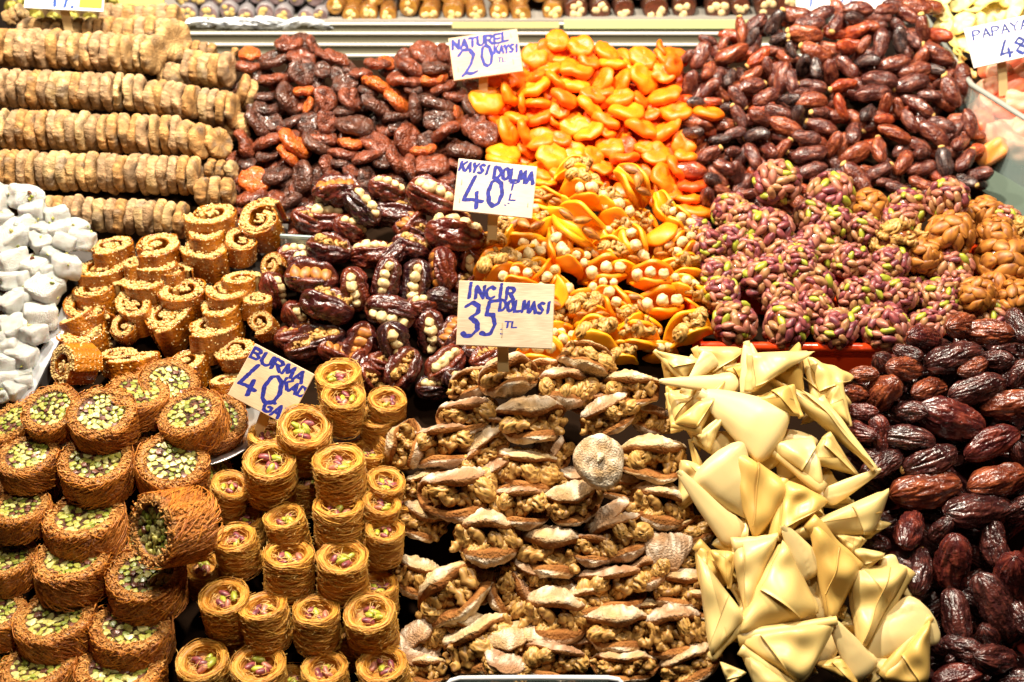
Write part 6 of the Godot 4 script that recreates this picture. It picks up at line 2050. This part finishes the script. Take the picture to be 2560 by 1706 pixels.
func card(label: String, tl: Vector2, tr: Vector2, bl: Vector2, z: float, tip: float, picture: Texture2D, stick: Vector2, stick_to: Vector2, staples: Array, edge_color: Color) -> Node3D:
	var mid := (tr + bl) * 0.5
	var o := Node3D.new()
	o.name = numbered("price_card")
	o.set_meta("category", "price card")
	o.set_meta("group", "handwritten price cards on sticks")
	o.set_meta("label", label)
	var ax := (tr - tl).normalized()
	var x := Vector3(ax.x, -ax.y, 0)
	var turn := B * Basis(x, Vector3(0, 0, 1).cross(x), Vector3(0, 0, 1)) * Basis(Vector3.RIGHT, deg_to_rad(tip))
	o.transform = Transform3D(turn, pt(mid.x, mid.y, z))
	add_child(o)
	var w := tl.distance_to(tr) * z / F * 0.5
	var h := tl.distance_to(bl) * z / F * 0.5
	var sh := Shape.new()
	sh.box(Vector3.ZERO, Vector3(w, h, 0.0009), 0.0003, edge_color)
	part(o, "card", sh.made(mats["wood"], true))
	var front_ := Shape.new()
	front_.quad(Vector3(-w * 0.985, h * 0.98, 0.0012), Vector3(w * 0.985, h * 0.98, 0.0012), Vector3(w * 0.985, -h * 0.98, 0.0012), Vector3(-w * 0.985, -h * 0.98, 0.0012), Color.WHITE)
	var m := StandardMaterial3D.new()
	m.resource_name = "written card"
	m.albedo_texture = picture
	m.roughness = 0.65
	part(o, "writing", front_.made(m))
	for s in staples:
		var st := Shape.new()
		var p := Vector3((s[0] * 2.0 - 1.0) * w, (1.0 - s[1] * 2.0) * h, 0.0014)
		st.tube(PackedVector3Array([p + Vector3(0, s[2] * h, 0), p, p - Vector3(0, s[2] * h, 0)]), PackedFloat32Array([0.0003, 0.0003, 0.0003]), 5, Color(0.42, 0.33, 0.18))
		part(o, "staple", st.made(mats["plain"]))
	var sk := Shape.new()
	var inv := o.transform.affine_inverse()
	var s0 := inv * pt(stick.x, stick.y, z + 0.004)
	var s1 := inv * pt(stick_to.x, stick_to.y, z + 0.014)
	s0.z = -0.003
	var bar := (s1 - s0)
	var y := bar.normalized()
	var xx := Vector3(0, 0, 1).cross(y).normalized()
	sk.box((s0 + s1) * 0.5, Vector3(0.0042, bar.length() * 0.5, 0.0010), 0.0004, Color(0.62, 0.44, 0.20), Basis(xx, y, xx.cross(y)))
	part(o, "stick", sk.made(mats["wood"], true))
	return o


func build_tags():
	var blue := Color(0.07, 0.10, 0.50)
	var peach := Color(0.80, 0.67, 0.55)
	var pale := Color(0.80, 0.73, 0.66)
	card("tilted price card for natural apricots at 20, above the orange apricots", Vector2(1118, 95), Vector2(1290, 71), Vector2(1138, 205), back(150) - 0.03, -8, card_picture(484, 320, peach, blue, [["NATUREL", 0.03, 0.07, 0.86, 0.21, 6.5, -0.10, -1.5], ["2", 0.08, 0.34, 0.30, 0.60, 8.5, 0.0], ["0", 0.42, 0.30, 0.20, 0.50, 7.5, 0.0], ["KAYSI", 0.63, 0.33, 0.37, 0.18, 5.5, -0.1, 2.0], ["TL", 0.66, 0.62, 0.14, 0.10, 3.0]], 0.05, 3), Vector2(1210, 150), Vector2(1206, 280), [[0.08, 0.75, 0.12], [0.88, 0.75, 0.12], [0.90, 0.14, 0.10]], Color(0.80, 0.58, 0.36))
	card("upright price card for stuffed apricots at 40, left of their heap", Vector2(1143, 395), Vector2(1340, 416), Vector2(1136, 528), middle(530) - 0.05, -6, card_picture(512, 340, pale, blue, [["KAYSI", 0.02, 0.05, 0.40, 0.17, 6.0, -0.2, 2.0], ["DOLMA", 0.46, 0.08, 0.53, 0.22, 7.0, -0.05, 3.0], ["4", 0.07, 0.32, 0.31, 0.60, 8.5, 0.1], ["0", 0.39, 0.33, 0.24, 0.52, 8.5, 0.0], ["T", 0.67, 0.36, 0.10, 0.14, 4.0], ["L", 0.69, 0.58, 0.10, 0.12, 4.0], ["j", 0.62, 0.78, 0.06, 0.06, 2.5], ["j", 0.66, 0.74, 0.06, 0.06, 2.5]], 0.035, 5), Vector2(1235, 470), Vector2(1230, 600), [[0.07, 0.45, 0.10], [0.07, 0.80, 0.08], [0.93, 0.75, 0.08]], Color(0.82, 0.66, 0.48))
	card("square price card for stuffed figs at 35, in the middle above the figs", Vector2(1147, 701), Vector2(1387, 711), Vector2(1141, 864), front(880) - 0.058, -6, card_picture(560, 380, Color(0.77, 0.68, 0.57), blue, [["iNCiR", 0.06, 0.07, 0.54, 0.19, 6.5, -0.08], ["3", 0.05, 0.33, 0.20, 0.53, 8.5, -0.1], ["5", 0.25, 0.28, 0.18, 0.55, 8.0, -0.1], ["DOLMASI", 0.43, 0.27, 0.56, 0.17, 6.0, -0.1, 1.0], ["TL", 0.49, 0.61, 0.15, 0.09, 3.5], ["j", 0.44, 0.72, 0.05, 0.04, 2.5], ["j", 0.44, 0.79, 0.05, 0.04, 2.5]], 0.055, 7), Vector2(1256, 780), Vector2(1258, 930), [[0.47, 0.74, 0.23]], Color(0.70, 0.52, 0.32))
	card("leaning price card for wound pastry at 40, half hidden behind the top nest", Vector2(641, 861), Vector2(790, 939), Vector2(566, 985), front(930) - 0.012, -4, card_picture(512, 460, Color(0.82, 0.70, 0.55), blue, [["BURMA", 0.0, 0.05, 0.92, 0.19, 8.5, -0.05], ["4", 0.02, 0.31, 0.34, 0.54, 11.0, 0.1], ["0", 0.39, 0.32, 0.34, 0.52, 10.0, 0.1], ["KAD", 0.64, 0.27, 0.40, 0.18, 7.5, -0.1], ["GAV", 0.55, 0.74, 0.46, 0.22, 8.5, -0.1]], 0.045, 9), Vector2(690, 960), Vector2(640, 1100), [], Color(0.80, 0.60, 0.38))
	card("white price card for papaya among the banana chips in the far right corner", Vector2(2407, 72), Vector2(2575, 35), Vector2(2438, 172), back(120) - 0.034, -6, card_picture(480, 320, Color(0.97, 0.95, 0.90), Color(0.16, 0.22, 0.52), [["PAPAYA", 0.08, 0.10, 0.86, 0.22, 4.5, -0.1], ["48", 0.40, 0.50, 0.46, 0.42, 7.0, 0.0]], 0.02, 11), Vector2(2500, 120), Vector2(2510, 240), [], Color(0.85, 0.82, 0.76))
	var f := card("price card with a bright yellow sticker above the fig rows, top left", Vector2(60, -52), Vector2(258, -42), Vector2(66, 22), back(10) - 0.035, -6, card_picture(512, 200, Color(0.90, 0.89, 0.86), Color(0.08, 0.25, 0.55), [["17", 0.32, 0.40, 0.26, 0.50, 7.0, 0.1], [".", 0.58, 0.55, 0.08, 0.36, 6.0]], 0.03, 13), Vector2(160, 10), Vector2(172, 80), [], Color(0.7, 0.68, 0.62))
	var sq := Shape.new()
	sq.box(Vector3(0.025, -0.001, 0.0016), Vector3(0.0105, 0.0095, 0.0003), 0.0001, Color(0.66, 0.74, 0.02))
	part(f, "yellow_sticker", sq.made(mats["plain"], true))
	card("plain white price card cut by the top edge above the loose dates", Vector2(1990, -55), Vector2(2215, -55), Vector2(1990, 28), 1.29, -4, card_picture(512, 190, Color(0.97, 0.97, 0.96), Color(0.30, 0.40, 0.68), [["1", 0.12, 0.40, 0.10, 0.48, 5.0], ["0", 0.40, 0.20, 0.16, 0.66, 5.0], ["T", 0.56, 0.5, 0.1, 0.4, 4.0]], 0.015, 15), Vector2(2100, 20), Vector2(2104, 100), [], Color(0.85, 0.85, 0.85))
